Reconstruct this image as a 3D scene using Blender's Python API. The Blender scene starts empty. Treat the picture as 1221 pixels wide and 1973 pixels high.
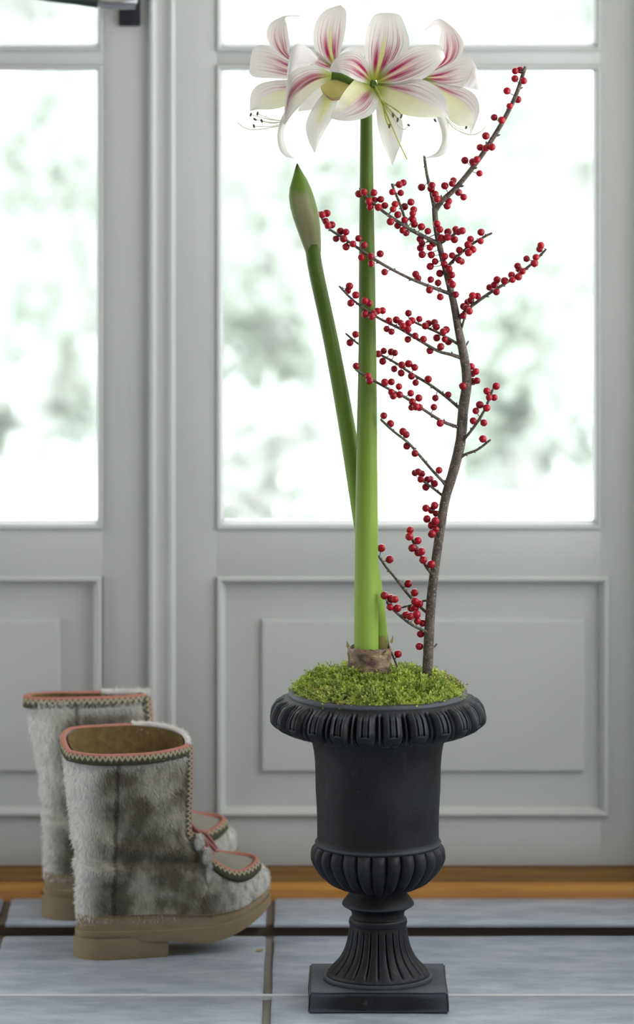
import bpy, bmesh, math, random
import numpy as np
from mathutils import Vector, Matrix, noise

random.seed(7)
RNG = np.random.default_rng(11)
sc = bpy.context.scene
COL = sc.collection

# ------------------------------------------------------------------ camera, world, light, exposure
F, YH, D0, H = 10000.0, -400.0, 7.5, 1.7427      # focal length in px, horizon row, distance and height of the eye
cam_d = bpy.data.cameras.new('camera')
cam = bpy.data.objects.new('camera', cam_d); COL.objects.link(cam)
cam.location = (0, -D0, H); cam.rotation_euler = (math.pi / 2, 0, 0)
cam_d.sensor_fit = 'VERTICAL'; cam_d.sensor_height = 24; cam_d.sensor_width = 24
cam_d.lens = 24 * F / 1973
cam_d.shift_y = -(986.5 - YH) / 1973
cam_d.clip_end = 200
cam_d.dof.use_dof = True; cam_d.dof.focus_distance = D0; cam_d.dof.aperture_fstop = 2.0
sc.camera = cam

world = bpy.data.worlds.new('overcast_sky'); sc.world = world; world.use_nodes = True
bg = world.node_tree.nodes['Background']
bg.inputs[0].default_value = (0.975, 0.992, 1.0, 1)
bg.inputs[1].default_value = 4.0

def portal(name, loc, rot, sx, sy):
    l = bpy.data.lights.new(name, 'AREA'); l.shape = 'RECTANGLE'; l.size = sx; l.size_y = sy
    l.cycles.is_portal = True
    o = bpy.data.objects.new(name, l); COL.objects.link(o); o.location = loc; o.rotation_euler = rot
    return o
portal('door_portal', (0.0, 0.80, 1.35), (-math.pi / 2, 0, 0), 1.9, 1.7)
portal('left_portal', (-1.95, 0.25, 0.7), (0, -math.pi / 2, 0), 1.2, 0.7)
portal('right_portal', (1.06, -0.45, 1.5), (0, math.pi / 2, 0), 1.9, 2.2)
portal('front_portal', (0.15, -9.05, 1.6), (math.pi / 2, 0, 0), 2.0, 1.8)

sc.view_settings.view_transform = 'Standard'; sc.view_settings.look = 'None'
sc.view_settings.gamma = 1.0; sc.view_settings.use_curve_mapping = False
sc.view_settings.exposure = 0.14
sc.cycles.max_bounces = 10; sc.cycles.diffuse_bounces = 5; sc.cycles.transparent_max_bounces = 16
sc.cycles.caustics_reflective = False; sc.cycles.caustics_refractive = False
sc.cycles.sample_clamp_indirect = 8.0

# ------------------------------------------------------------------ helpers
def P(px, py, d=0.0, Y=0.0):
    """A place in the room seen at picture point (px, py), at depth Y metres plus d depth units of 0.75 mm."""
    y = Y + d * D0 / F
    s = (D0 + y) / F
    return Vector(((px - 610.5) * s, y, H - (py - YH) * s))

def empty(name, loc=(0, 0, 0), rz=0.0):
    o = bpy.data.objects.new(name, None); COL.objects.link(o)
    o.location = loc; o.rotation_euler = (0, 0, rz); o.empty_display_size = 0.05
    return o

def tag(o, label=None, cat=None, group=None, kind=None):
    if label: o['label'] = label
    if cat: o['category'] = cat
    if group: o['group'] = group
    if kind: o['kind'] = kind
    return o

class MB:
    def __init__(s):
        s.v = []; s.f = []; s.uv = []          # uv per vertex
    def add(s, verts, faces, uvs=None):
        b = len(s.v)
        s.v += [tuple(v) for v in verts]
        s.f += [tuple(i + b for i in f) for f in faces]
        s.uv += list(uvs) if uvs is not None else [(0.0, 0.0)] * len(verts)
    def grid(s, rows, uvs=None, close_u=False):
        n, m = len(rows), len(rows[0])
        faces = []
        for i in range(n - 1):
            for j in range(m if close_u else m - 1):
                k = (j + 1) % m
                faces.append((i * m + j, i * m + k, (i + 1) * m + k, (i + 1) * m + j))
        s.add([p for r in rows for p in r], faces, [q for r in uvs for q in r] if uvs else None)
    def tube(s, pts, rad, n=10, caps=True, flat=1.0):
        pts = [Vector(p) for p in pts]
        if not hasattr(rad, '__len__'): rad = [rad] * len(pts)
        t0 = (pts[1] - pts[0]).normalized()
        ref = Vector((0, 1, 0)) if abs(t0.y) < 0.9 else Vector((1, 0, 0))
        rows = []; uvs = []; L = 0.0
        for i, p in enumerate(pts):
            t = (pts[min(i + 1, len(pts) - 1)] - pts[max(i - 1, 0)]).normalized()
            a = t.cross(ref).normalized(); b = a.cross(t).normalized(); ref = b
            if i: L += (p - pts[i - 1]).length
            rows.append([p + (a * math.cos(q) + b * math.sin(q) * flat) * rad[i] for q in [2 * math.pi * k / n for k in range(n)]])
            uvs.append([(k / n, L) for k in range(n)])
        base = len(s.v)
        s.grid(rows, uvs, close_u=True)
        if caps:
            s.f.append(tuple(base + k for k in reversed(range(n))))
            e = base + (len(pts) - 1) * n
            s.f.append(tuple(e + k for k in range(n)))
    def ball(s, c, r, seg=10, rings=6, sc3=(1, 1, 1)):
        c = Vector(c); rows = []
        for i in range(rings + 1):
            ph = math.pi * i / rings
            ph = min(max(ph, 0.02), math.pi - 0.02)
            rows.append([c + Vector((math.sin(ph) * math.cos(q) * r * sc3[0], math.sin(ph) * math.sin(q) * r * sc3[1], math.cos(ph) * r * sc3[2])) for q in [2 * math.pi * k / seg for k in range(seg)]])
        s.grid(rows, close_u=True)
    def mesh(s, name, mat, smooth=True, sharp=None):
        me = bpy.data.meshes.new(name)
        me.from_pydata(s.v, [], s.f)
        uvl = me.uv_layers.new(name='UVMap')
        idx = np.empty(len(me.loops), dtype=np.int32); me.loops.foreach_get('vertex_index', idx)
        uvl.data.foreach_set('uv', np.array(s.uv, dtype=np.float32)[idx].ravel())
        if smooth: me.polygons.foreach_set('use_smooth', [True] * len(me.polygons))
        if sharp: me.set_sharp_from_angle(angle=math.radians(sharp))
        if mat: me.materials.append(mat)
        me.update()
        return me
    def build(s, name, mat, parent=None, smooth=True, sharp=None):
        return put(name, s.mesh(name, mat, smooth, sharp), parent)

def put(name, me, parent=None):
    o = bpy.data.objects.new(name, me); COL.objects.link(o)
    if parent: o.parent = parent
    return o

def bbox(x0, x1, y0, y1, z0, z1, bevel=0.0, seg=2):
    bm = bmesh.new()
    bmesh.ops.create_cube(bm, size=1)
    for v in bm.verts:
        v.co = Vector(((x0 + x1) / 2 + v.co.x * (x1 - x0), (y0 + y1) / 2 + v.co.y * (y1 - y0), (z0 + z1) / 2 + v.co.z * (z1 - z0)))
    if bevel > 0:
        bmesh.ops.bevel(bm, geom=bm.edges[:], offset=bevel, segments=seg, affect='EDGES', profile=0.5)
    return bm

def bm_obj(name, bm, mat, parent=None, smooth=False, sharp=None):
    me = bpy.data.meshes.new(name); bm.to_mesh(me); bm.free()
    if smooth: me.polygons.foreach_set('use_smooth', [True] * len(me.polygons))
    if sharp: me.set_sharp_from_angle(angle=math.radians(sharp))
    if mat: me.materials.append(mat)
    return put(name, me, parent)

def box(name, x0, x1, y0, y1, z0, z1, mat, parent=None, bevel=0.0):
    return bm_obj(name, bbox(x0, x1, y0, y1, z0, z1, bevel), mat, parent, smooth=bevel > 0, sharp=40)

def crom(pts, n):
    """Catmull-Rom through pts, n samples by chord length."""
    p = [np.array(q, dtype=float) for q in pts]
    if len(p) == 2:
        return [p[0] + (p[1] - p[0]) * i / (n - 1) for i in range(n)]
    L = [0.0]
    for a, b in zip(p, p[1:]): L.append(L[-1] + max(1e-6, np.linalg.norm((b - a)[:2]) if len(a) > 1 else abs(b - a)))
    out = []
    ext = [2 * p[0] - p[1]] + p + [2 * p[-1] - p[-2]]
    for i in range(n):
        s = L[-1] * i / (n - 1); k = 0
        while k < len(p) - 2 and s > L[k + 1]: k += 1
        t = min(1.0, max(0.0, (s - L[k]) / (L[k + 1] - L[k])))
        a, b, c, d = ext[k:k + 4]
        out.append(0.5 * (2 * b + (c - a) * t + (2 * a - 5 * b + 4 * c - d) * t * t + (3 * b - a - 3 * c + d) * t ** 3))
    return out

def lerp_tab(tab, x):
    if x <= tab[0][0]: return tab[0][1:]
    for a, b in zip(tab, tab[1:]):
        if x <= b[0]:
            t = (x - a[0]) / (b[0] - a[0])
            return tuple(a[i] + (b[i] - a[i]) * t for i in range(1, len(a)))
    return tab[-1][1:]

# ------------------------------------------------------------------ node materials
class N:
    def __init__(s, name):
        s.mat = bpy.data.materials.new(name); s.mat.use_nodes = True
        s.t = s.mat.node_tree; s.t.nodes.clear()
        s.out = s.t.nodes.new('ShaderNodeOutputMaterial')
    def n(s, typ, **kw):
        nd = s.t.nodes.new(typ)
        for k, v in kw.items(): setattr(nd, k, v)
        return nd
    def set(s, sock, v):
        if isinstance(v, bpy.types.NodeSocket): s.t.links.new(v, sock)
        elif v is not None:
            if hasattr(v, '__len__') and len(v) == 3 and len(sock.default_value) == 4: v = tuple(v) + (1,)
            sock.default_value = v
    def m(s, op, a, b=None, c=None, clamp=False):
        nd = s.n('ShaderNodeMath', operation=op, use_clamp=clamp)
        for i, v in enumerate((a, b, c)):
            if v is not None: s.set(nd.inputs[i], v)
        return nd.outputs[0]
    def mix(s, f, a, b, blend='MIX'):
        nd = s.n('ShaderNodeMix', data_type='RGBA', blend_type=blend)
        s.set(nd.inputs[0], f); s.set(nd.inputs[6], a); s.set(nd.inputs[7], b)
        return nd.outputs[2]
    def step(s, x, lo, hi, a=0.0, b=1.0):
        nd = s.n('ShaderNodeMapRange', interpolation_type='SMOOTHSTEP')
        s.set(nd.inputs[0], x)
        if lo > hi: lo, hi, a, b = hi, lo, b, a
        nd.inputs[1].default_value = lo; nd.inputs[2].default_value = hi
        nd.inputs[3].default_value = a; nd.inputs[4].default_value = b
        return nd.outputs[0]
    def noise(s, vec, scale, detail=4.0, rough=0.55):
        nd = s.n('ShaderNodeTexNoise'); s.set(nd.inputs['Vector'], vec)
        nd.inputs['Scale'].default_value = scale; nd.inputs['Detail'].default_value = detail
        nd.inputs['Roughness'].default_value = rough
        return nd.outputs[0]
    def mapv(s, vec, scale=(1, 1, 1), loc=(0, 0, 0)):
        nd = s.n('ShaderNodeMapping'); s.set(nd.inputs[0], vec)
        nd.inputs[1].default_value = loc; nd.inputs[3].default_value = scale
        return nd.outputs[0]
    def obj(s): return s.n('ShaderNodeTexCoord').outputs['Object']
    def uv(s): return s.n('ShaderNodeTexCoord').outputs['UV']
    def attr(s, name): return s.n('ShaderNodeAttribute', attribute_name=name).outputs['Vector']
    def xyz(s, v):
        nd = s.n('ShaderNodeSeparateXYZ'); s.set(nd.inputs[0], v); return nd.outputs
    def bump(s, h, strength=0.3, dist=0.002):
        nd = s.n('ShaderNodeBump'); nd.inputs['Strength'].default_value = strength; nd.inputs['Distance'].default_value = dist
        s.set(nd.inputs['Height'], h); return nd.outputs[0]
    def pbr(s, col, rough=0.6, metal=0.0, normal=None, spec=0.5, coat=0.0, trans=0.0, sss=0.0):
        nd = s.n('ShaderNodeBsdfPrincipled')
        s.set(nd.inputs['Base Color'], col); s.set(nd.inputs['Roughness'], rough); s.set(nd.inputs['Metallic'], metal)
        s.set(nd.inputs['Specular IOR Level'], spec); s.set(nd.inputs['Coat Weight'], coat)
        if normal is not None: s.set(nd.inputs['Normal'], normal)
        return nd.outputs[0]
    def fin(s, sh):
        s.t.links.new(sh, s.out.inputs[0]); return s.mat
    def mixsh(s, f, a, b):
        nd = s.n('ShaderNodeMixShader'); s.set(nd.inputs[0], f)
        s.t.links.new(a, nd.inputs[1]); s.t.links.new(b, nd.inputs[2]); return nd.outputs[0]
    def transl(s, col):
        nd = s.n('ShaderNodeBsdfTranslucent'); s.set(nd.inputs[0], col); return nd.outputs[0]

def plain(name, col, rough=0.6, metal=0.0, var=0.15, scale=40.0, spec=0.5):
    k = N(name); v = k.noise(k.obj(), scale)
    c = k.mix(v, tuple(x * (1 - var) for x in col), tuple(min(1, x * (1 + var)) for x in col))
    return k.fin(k.pbr(c, rough, metal, spec=spec))

def m_paint():
    k = N('painted_door_wood'); o = k.obj()
    big = k.noise(o, 3.0, 3); fine = k.noise(k.mapv(o, (60, 60, 4)), 3.0, 4)
    c = k.mix(big, (0.485, 0.497, 0.484), (0.565, 0.578, 0.565))
    c = k.mix(k.step(fine, 0.55, 0.8, 0, 0.25), c, (0.45, 0.455, 0.43))
    return k.fin(k.pbr(c, 0.42, normal=k.bump(fine, 0.12, 0.001)))
def m_slate():
    k = N('blue_grey_slate'); o = k.obj()
    w = k.noise(k.mapv(o, (1, 2.4, 1)), 9, 6, 0.65); f = k.noise(k.mapv(o, (1, 3, 1)), 60, 5, 0.7)
    c = k.mix(k.step(w, 0.3, 0.72), (0.29, 0.335, 0.405), (0.49, 0.535, 0.60))
    c = k.mix(k.step(f, 0.55, 0.85, 0, 0.55), c, (0.60, 0.63, 0.67))
    c = k.mix(k.step(f, 0.42, 0.2, 0, 0.5), c, (0.22, 0.245, 0.30))
    h = k.m('ADD', w, k.m('MULTIPLY', f, 0.4))
    return k.fin(k.pbr(c, k.step(w, 0.2, 0.8, 0.46, 0.30), normal=k.bump(h, 0.5, 0.004)))
def m_wood(name, dark, light):
    k = N(name); o = k.obj()
    g = k.noise(k.mapv(o, (2.5, 60, 60)), 2.0, 6, 0.6)
    c = k.mix(k.step(g, 0.3, 0.7), dark, light)
    return k.fin(k.pbr(c, 0.38, normal=k.bump(g, 0.15, 0.001)))
def m_stone():
    k = N('dark_cast_stone'); o = k.obj()
    a = k.noise(o, 11, 6, 0.6); b = k.noise(o, 90, 5, 0.7); v = k.noise(k.mapv(o, (30, 30, 3)), 1.5, 4)
    g = k.n('ShaderNodeNewGeometry').outputs['Pointiness']
    c = k.mix(k.step(a, 0.35, 0.7), (0.005, 0.0054, 0.0066), (0.019, 0.021, 0.027))
    c = k.mix(k.step(g, 0.508, 0.56, 0, 0.8), c, (0.085, 0.095, 0.115))
    c = k.mix(k.step(b, 0.60, 0.78, 0, 0.4), c, (0.11, 0.115, 0.12))
    c = k.mix(k.step(v, 0.62, 0.75, 0, 0.25), c, (0.11, 0.10, 0.085))
    return k.fin(k.pbr(c, k.step(a, 0.2, 0.8, 0.50, 0.66), spec=0.32, normal=k.bump(k.m('ADD', a, k.m('MULTIPLY', b, 0.5)), 0.35, 0.003)))
def m_stalk():
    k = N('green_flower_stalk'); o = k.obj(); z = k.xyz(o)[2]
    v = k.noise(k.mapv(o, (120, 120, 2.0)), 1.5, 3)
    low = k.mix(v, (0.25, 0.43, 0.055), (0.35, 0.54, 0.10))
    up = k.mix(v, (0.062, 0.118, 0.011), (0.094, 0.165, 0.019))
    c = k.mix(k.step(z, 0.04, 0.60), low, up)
    return k.fin(k.mixsh(0.06, k.pbr(c, 0.42, spec=0.25), k.transl(c)))
def m_bud():
    k = N('green_bud_skin'); u, v, _ = k.xyz(k.uv())
    st = k.noise(k.mapv(k.uv(), (26, 1.5, 1)), 1.0, 3)
    c = k.mix(k.step(v, 0.15, 0.9), (0.20, 0.25, 0.07), (0.13, 0.25, 0.018))
    pale = k.m('MULTIPLY', k.step(k.m('ABSOLUTE', k.m('SUBTRACT', u, 0.745)), 0.17, 0.06), k.step(v, 0.74, 0.60))
    c = k.mix(pale, c, k.mix(st, (0.25, 0.27, 0.12), (0.36, 0.34, 0.19)))
    c = k.mix(k.step(v, 0.88, 0.99), c, (0.05, 0.07, 0.012))
    return k.fin(k.mixsh(0.2, k.pbr(c, 0.4), k.transl(c)))
def petal(name, red=1.0, reach=0.62, green=0.0, side=0, body=(0.72, 0.70, 0.665), streak=1.0, rib=1.0, ribcol=(0.60, 0.58, 0.20), crim=(0.31, 0.006, 0.065), throat=0.9):
    k = N(name); u, v, _ = k.xyz(k.uv())
    uc = k.m('MULTIPLY', k.m('SUBTRACT', u, 0.5), 2.0)
    au = k.m('ABSOLUTE', uc)
    st = k.noise(k.mapv(k.uv(), (34, 1.6, 1), (len(name) * 1.7, 0, 0)), 1.0, 3, 0.6)
    fine = k.noise(k.mapv(k.uv(), (70, 5, 1)), 1.0, 2, 0.6)
    vn = k.noise(k.mapv(k.uv(), (42, 0.8, 1), (3, 0, 0)), 1.0, 2, 0.5)
    band = k.step(k.m('ABSOLUTE', k.m('SUBTRACT', au, 0.28)), 0.31, 0.05)
    fall = k.step(v, reach, reach * 0.35)
    core = k.m('MULTIPLY', k.m('MULTIPLY', band, fall), k.step(st, 0.28, 0.50, 0.25, 1.0))
    veins = k.m('MULTIPLY', k.m('MULTIPLY', k.step(vn, 0.53, 0.60), k.step(v, 0.99, 0.20)), k.step(au, 0.98, 0.55))
    mask = k.m('ADD', core, k.m('MULTIPLY', veins, streak), clamp=True)
    mask = k.m('MULTIPLY', mask, red)
    c = k.mix(k.m('MULTIPLY', k.step(au, 0.95, 0.1), k.m('MULTIPLY', k.step(v, 0.95, 0.3), 0.34 * red)), body, (0.62, 0.32, 0.36))
    if side:
        half = k.step(k.m('MULTIPLY', uc, float(side)), -0.05, 0.10)
        c = k.mix(k.m('MULTIPLY', half, k.step(v, 1.0, 0.2, 0.25 * green, green)), c, (0.66, 0.70, 0.30))
        mask = k.m('MULTIPLY', mask, k.m('SUBTRACT', 1.0, k.m('MULTIPLY', half, 0.93)))
    elif green:
        c = k.mix(k.m('MULTIPLY', k.step(au, 0.8, 0.1), k.step(v, 0.75, 0.1, 0, green)), c, (0.60, 0.62, 0.18))
    c = k.mix(mask, c, crim)
    ribm = k.m('MULTIPLY', k.step(au, 0.17, 0.05), k.step(v, 0.80, 0.30, 0, rib))
    c = k.mix(ribm, c, ribcol)
    c = k.mix(k.step(v, 0.24, 0.03, 0, throat), c, (0.32, 0.38, 0.05))
    nrm = k.bump(k.m('ADD', st, k.m('MULTIPLY', fine, 0.5)), 0.25, 0.0015)
    return k.fin(k.mixsh(0.30, k.pbr(c, 0.5, normal=nrm, spec=0.3), k.transl(c)))
def m_bark():
    k = N('grey_brown_bark'); o = k.obj()
    a = k.noise(k.mapv(o, (1, 1, 0.5)), 120, 5, 0.65); b = k.noise(o, 420, 3)
    z = k.xyz(o)[2]
    c = k.mix(k.step(a, 0.35, 0.65), (0.055, 0.042, 0.034), (0.135, 0.110, 0.092))
    c = k.mix(k.step(b, 0.57, 0.68, 0, 0.85), c, (0.36, 0.32, 0.28))
    c = k.mix(k.step(z, 0.95, 1.15, 0, 0.55), c, (0.045, 0.036, 0.03))
    return k.fin(k.pbr(c, 0.75, normal=k.bump(a, 0.5, 0.002)))
def m_berry():
    k = N('red_berry_skin'); o = k.obj()
    rnd = k.n('ShaderNodeObjectInfo').outputs['Random']
    v = k.noise(o, 300, 2)
    c = k.mix(rnd, (0.25, 0.003, 0.011), (0.40, 0.006, 0.020))
    c = k.mix(k.step(v, 0.6, 0.8, 0, 0.3), c, (0.24, 0.004, 0.012))
    return k.fin(k.pbr(c, 0.24, spec=0.35))
def m_moss():
    k = N('fresh_green_moss'); at = k.attr('shade'); r, g, b = k.xyz(at)
    c = k.mix(r, (0.12, 0.20, 0.018), (0.62, 0.72, 0.11))
    c = k.mix(k.step(g, 0.84, 1.0, 0, 0.8), c, (0.30, 0.22, 0.09))
    c = k.mix(k.m('MULTIPLY', b, 0.5), c, (0.60, 0.68, 0.22))
    return k.fin(k.mixsh(0.35, k.pbr(c, 0.6), k.transl(c)))
def m_bulb():
    k = N('papery_bulb_skin'); o = k.obj()
    a = k.noise(k.mapv(o, (1, 1, 1.8)), 42, 5, 0.6); b = k.noise(k.mapv(o, (1, 1, 3)), 130, 4)
    c = k.mix(k.step(a, 0.40, 0.58), (0.060, 0.030, 0.018), (0.25, 0.165, 0.10))
    c = k.mix(k.step(a, 0.58, 0.66), c, (0.38, 0.36, 0.19))
    c = k.mix(k.step(b, 0.55, 0.8, 0, 0.5), c, (0.10, 0.055, 0.035))
    return k.fin(k.pbr(c, 0.55, normal=k.bump(b, 0.5, 0.002)))
def m_fur(name, lift=1.0):
    k = N(name); at = k.attr('root'); u, w, z = k.xyz(at)
    a = k.noise(at, 17, 4, 0.55); f = k.noise(k.mapv(at, (1, 1, 0.35)), 110, 4, 0.6)
    c = k.mix(k.step(a, 0.38, 0.62), (0.14 * lift, 0.127 * lift, 0.096 * lift), (0.52 * lift, 0.50 * lift, 0.43 * lift))
    c = k.mix(k.step(f, 0.45, 0.75, 0, 0.35), c, (0.05, 0.045, 0.04))
    white = (0.86, 0.85, 0.82)
    back = k.step(u, 0.046, 0.010, 0, 0.95)
    toe = k.m('MULTIPLY', k.step(u, 0.195, 0.27), k.step(f, 0.72, 0.35, 0.25, 0.95))
    top = k.step(z, 0.282, 0.300, 0, 0.75)
    c = k.mix(back, c, white); c = k.mix(toe, c, (0.70, 0.69, 0.65)); c = k.mix(top, c, (0.60, 0.59, 0.57))
    seam = k.m('MULTIPLY', k.step(k.m('ABSOLUTE', k.m('SUBTRACT', u, 0.060)), 0.005, 0.0015), 0.65)
    c = k.mix(seam, c, (0.035, 0.03, 0.026))
    return k.fin(k.pbr(c, 0.7, spec=0.25))
def m_braid():
    k = N('woven_braid_trim'); u, v, _ = k.xyz(k.uv())
    tri = k.m('PINGPONG', k.m('MULTIPLY', u, 1.0), 0.5)           # u counts zigzags
    zz = k.m('ADD', 0.30, k.m('MULTIPLY', tri, 0.55))
    c = k.mix(k.step(k.m('ABSOLUTE', k.m('SUBTRACT', v, zz)), 0.13, 0.07), (0.085, 0.085, 0.055), (0.42, 0.39, 0.27))
    c = k.mix(k.step(v, 0.40, 0.28), c, (0.50, 0.22, 0.17))
    c = k.mix(k.step(v, 0.90, 0.98), c, (0.05, 0.05, 0.035))
    th = k.noise(k.mapv(k.uv(), (6, 30, 1)), 3, 2)
    return k.fin(k.pbr(c, 0.85, spec=0.15, normal=k.bump(th, 0.4, 0.001)))
def m_glass():
    k = N('window_glass')
    tr = k.n('ShaderNodeBsdfTransparent'); tr.inputs[0].default_value = (0.97, 0.98, 0.975, 1)
    gl = k.n('ShaderNodeBsdfGlossy'); gl.inputs['Roughness'].default_value = 0.02
    fr = k.n('ShaderNodeFresnel'); fr.inputs[0].default_value = 1.3
    return k.fin(k.mixsh(fr.outputs[0], tr.outputs[0], gl.outputs[0]))
def m_thin_leaf(name, a, b):
    k = N(name); v = k.noise(k.obj(), 2.2, 4)
    c = k.mix(k.step(v, 0.35, 0.65), a, b)
    return k.fin(k.mixsh(0.45, k.pbr(c, 0.8, spec=0.1), k.transl(c)))

M = dict(
    paint=m_paint(), slate=m_slate(), stone=m_stone(), stalk=m_stalk(), bud=m_bud(), bark=m_bark(), berry=m_berry(),
    moss=m_moss(), bulb=m_bulb(), fur=m_fur('grey_white_seal_fur'), braid=m_braid(), glass=m_glass(),
    wood_dark=m_wood('brown_threshold_wood', (0.13, 0.060, 0.012), (0.21, 0.105, 0.024)),
    wood_light=m_wood('orange_threshold_wood', (0.38, 0.155, 0.022), (0.52, 0.24, 0.042)),
    grout=plain('brown_grey_grout', (0.20, 0.175, 0.16), 0.85), pale_joint=plain('pale_joint_grout', (0.62, 0.64, 0.66), 0.7),
    groove=plain('dark_floor_groove', (0.13, 0.10, 0.08), 0.9),
    wall=plain('white_plaster', (0.78, 0.77, 0.74), 0.8, scale=6, var=0.04),
    black=plain('black_handle_plate', (0.012, 0.013, 0.018), 0.5, spec=0.4), chrome=plain('polished_nickel', (0.62, 0.63, 0.65), 0.16, 1.0, var=0.05),
    darksteel=plain('dark_handle_grip', (0.03, 0.04, 0.04), 0.3, 0.3),
    rubber=plain('tan_crepe_rubber', (0.27, 0.205, 0.115), 0.75, var=0.18, scale=60),
    lining=plain('golden_brown_pile', (0.20, 0.135, 0.05), 0.95, var=0.5, scale=130),
    suede=plain('grey_green_suede', (0.27, 0.255, 0.205), 0.9, var=0.15), cord=plain('dusty_pink_cord', (0.34, 0.14, 0.12), 0.85, var=0.35, scale=300),
    pompom=plain('white_fur_tassel', (0.80, 0.79, 0.77), 0.8, var=0.06), soil=plain('dark_potting_soil', (0.03, 0.022, 0.014), 0.95),
    anther=plain('dusty_olive_anther', (0.09, 0.085, 0.04), 0.8, scale=400), filament=plain('pale_filament', (0.70, 0.72, 0.52), 0.5),
    greenfil=plain('green_filament', (0.42, 0.48, 0.10), 0.5), bract=m_thin_leaf('dry_yellow_bract', (0.34, 0.30, 0.09), (0.58, 0.52, 0.20)),
    bractedge=plain('brown_bract_edge', (0.36, 0.25, 0.13), 0.7, var=0.4, scale=120),
    snow=plain('thin_snow', (0.82, 0.84, 0.85), 0.9, var=0.05, scale=0.8),
    frost=m_thin_leaf('haze_paled_needles', (0.50, 0.555, 0.505), (0.64, 0.68, 0.64)), haze_pale2=m_thin_leaf('haze_paled_leaves', (0.52, 0.56, 0.52), (0.65, 0.68, 0.65)),  # foliage colour paled to carry the haze and overexposure outside
    trunk=plain('haze_paled_bark', (0.50, 0.49, 0.48), 0.9, scale=8),  # bark colour raised too, so trunks sink into the painted haze
    p_up=petal('petal_upper_red', 1.0, 0.60, rib=1.0), p_side=petal('petal_side_red', 1.0, 0.72, rib=0.7, ribcol=(0.74, 0.56, 0.42)),
    p_lowR=petal('petal_half_green', 0.85, 0.55, green=0.75, side=1, rib=0.3), p_lowL=petal('petal_half_green_mirrored', 0.85, 0.55, green=0.75, side=-1, rib=0.3),
    p_white=petal('petal_white_green_throat', 0.10, 0.4, green=0.8, streak=0.15, rib=0.5), p_pale=petal('petal_plain_white', 0.0, 0.4, streak=0.0, rib=0.25, throat=0.0),
    p_back=petal('petal_outer_face', 0.9, 1.35, green=0.45, side=1, rib=1.0, ribcol=(0.20, 0.05, 0.06), crim=(0.34, 0.06, 0.075), streak=0.8),
    p_tip=petal('petal_folded_tip', 0.22, 0.05, streak=0.5, rib=0.0, throat=0.0, body=(0.80, 0.78, 0.77)),
)

# ------------------------------------------------------------------ the room
YD = 0.70                                          # front face of the door leaves
def X(px, Y=YD): return (px - 610.5) * (D0 + Y) / F
def Z(py, Y=YD): return H - (py - YH) * (D0 + Y) / F

floor = box('floor', -2.0, 2.0, -9.0, 0.413, -0.06, -0.006, M['grout']); tag(floor, kind='structure')
def tile(x0, x1, y0, y1, top, mat=M['slate'], thick=0.02, n=10, m=6):
    """One slate tile with a riven, slightly uneven top and softened edges."""
    b = MB(); sx = random.uniform(-9, 9); tilt = random.uniform(-0.0006, 0.0006)
    xs = [0, 0.004] + [0.004 + (x1 - x0 - 0.008) * i / (n - 1) for i in range(1, n - 1)] + [x1 - x0 - 0.004, x1 - x0]
    ys = [0, 0.004] + [0.004 + (y1 - y0 - 0.008) * i / (m - 1) for i in range(1, m - 1)] + [y1 - y0 - 0.004, y1 - y0]
    rows = []
    for j, yy in enumerate(ys):
        r = []
        for i, xx in enumerate(xs):
            e = (i in (0, len(xs) - 1)) or (j in (0, len(ys) - 1))
            q = noise.noise((xx * 9 + sx, yy * 12, 0))
            wob = noise.noise((xx * 25 + sx, yy * 25, 3)) * 0.0012 if e else 0
            r.append((x0 + xx + (wob if i in (0, len(xs) - 1) else 0), y0 + yy + (wob if j in (0, len(ys) - 1) else 0), top + q * 0.0007 + tilt * (i - n / 2) / n - (0.0022 if e else 0)))
        rows.append(r)
    b.grid(rows)
    nx, ny = len(xs), len(ys)
    ring = [(0, i) for i in range(nx)] + [(j, nx - 1) for j in range(1, ny)] + [(ny - 1, i) for i in range(nx - 2, -1, -1)] + [(j, 0) for j in range(ny - 2, 0, -1)]
    loop = [rows[j][i] for j, i in ring]
    b.grid([[(p[0], p[1], top - thick) for p in loop], loop], close_u=True)
    return b.build('floor_tile', mat, floor, sharp=50)
cols = [(-1.72, -1.313), (-1.30, -0.903), (-0.89, -0.4905), (-0.4775, -0.0785), (-0.0655, 0.62), (0.633, 1.015)]
for (x0, x1) in cols:
    for (y0, y1) in ((-1.19, -0.79), (-0.777, -0.387), (-0.374, 0.013), (0.027, 0.412)):
        tile(x0, x1, y0, y1, 0.0)
    tile(x0 + 0.0, x1, 0.452, 0.634, 0.010, thick=0.006)
for y in (-0.7835, -0.3805, 0.020):                                    # cross joints coloured paler than the other joints
    box('grout_joint', -1.9, 1.015, y - 0.0063, y + 0.0063, -0.012, 0.0006, M['pale_joint'], floor)
box('floor_groove', -1.9, 1.015, 0.413, 0.470, -0.03, -0.012, M['groove'], floor)
box('strip_bed', -1.9, 1.015, 0.470, 0.634, -0.03, 0.0045, M['groove'], floor)

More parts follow.
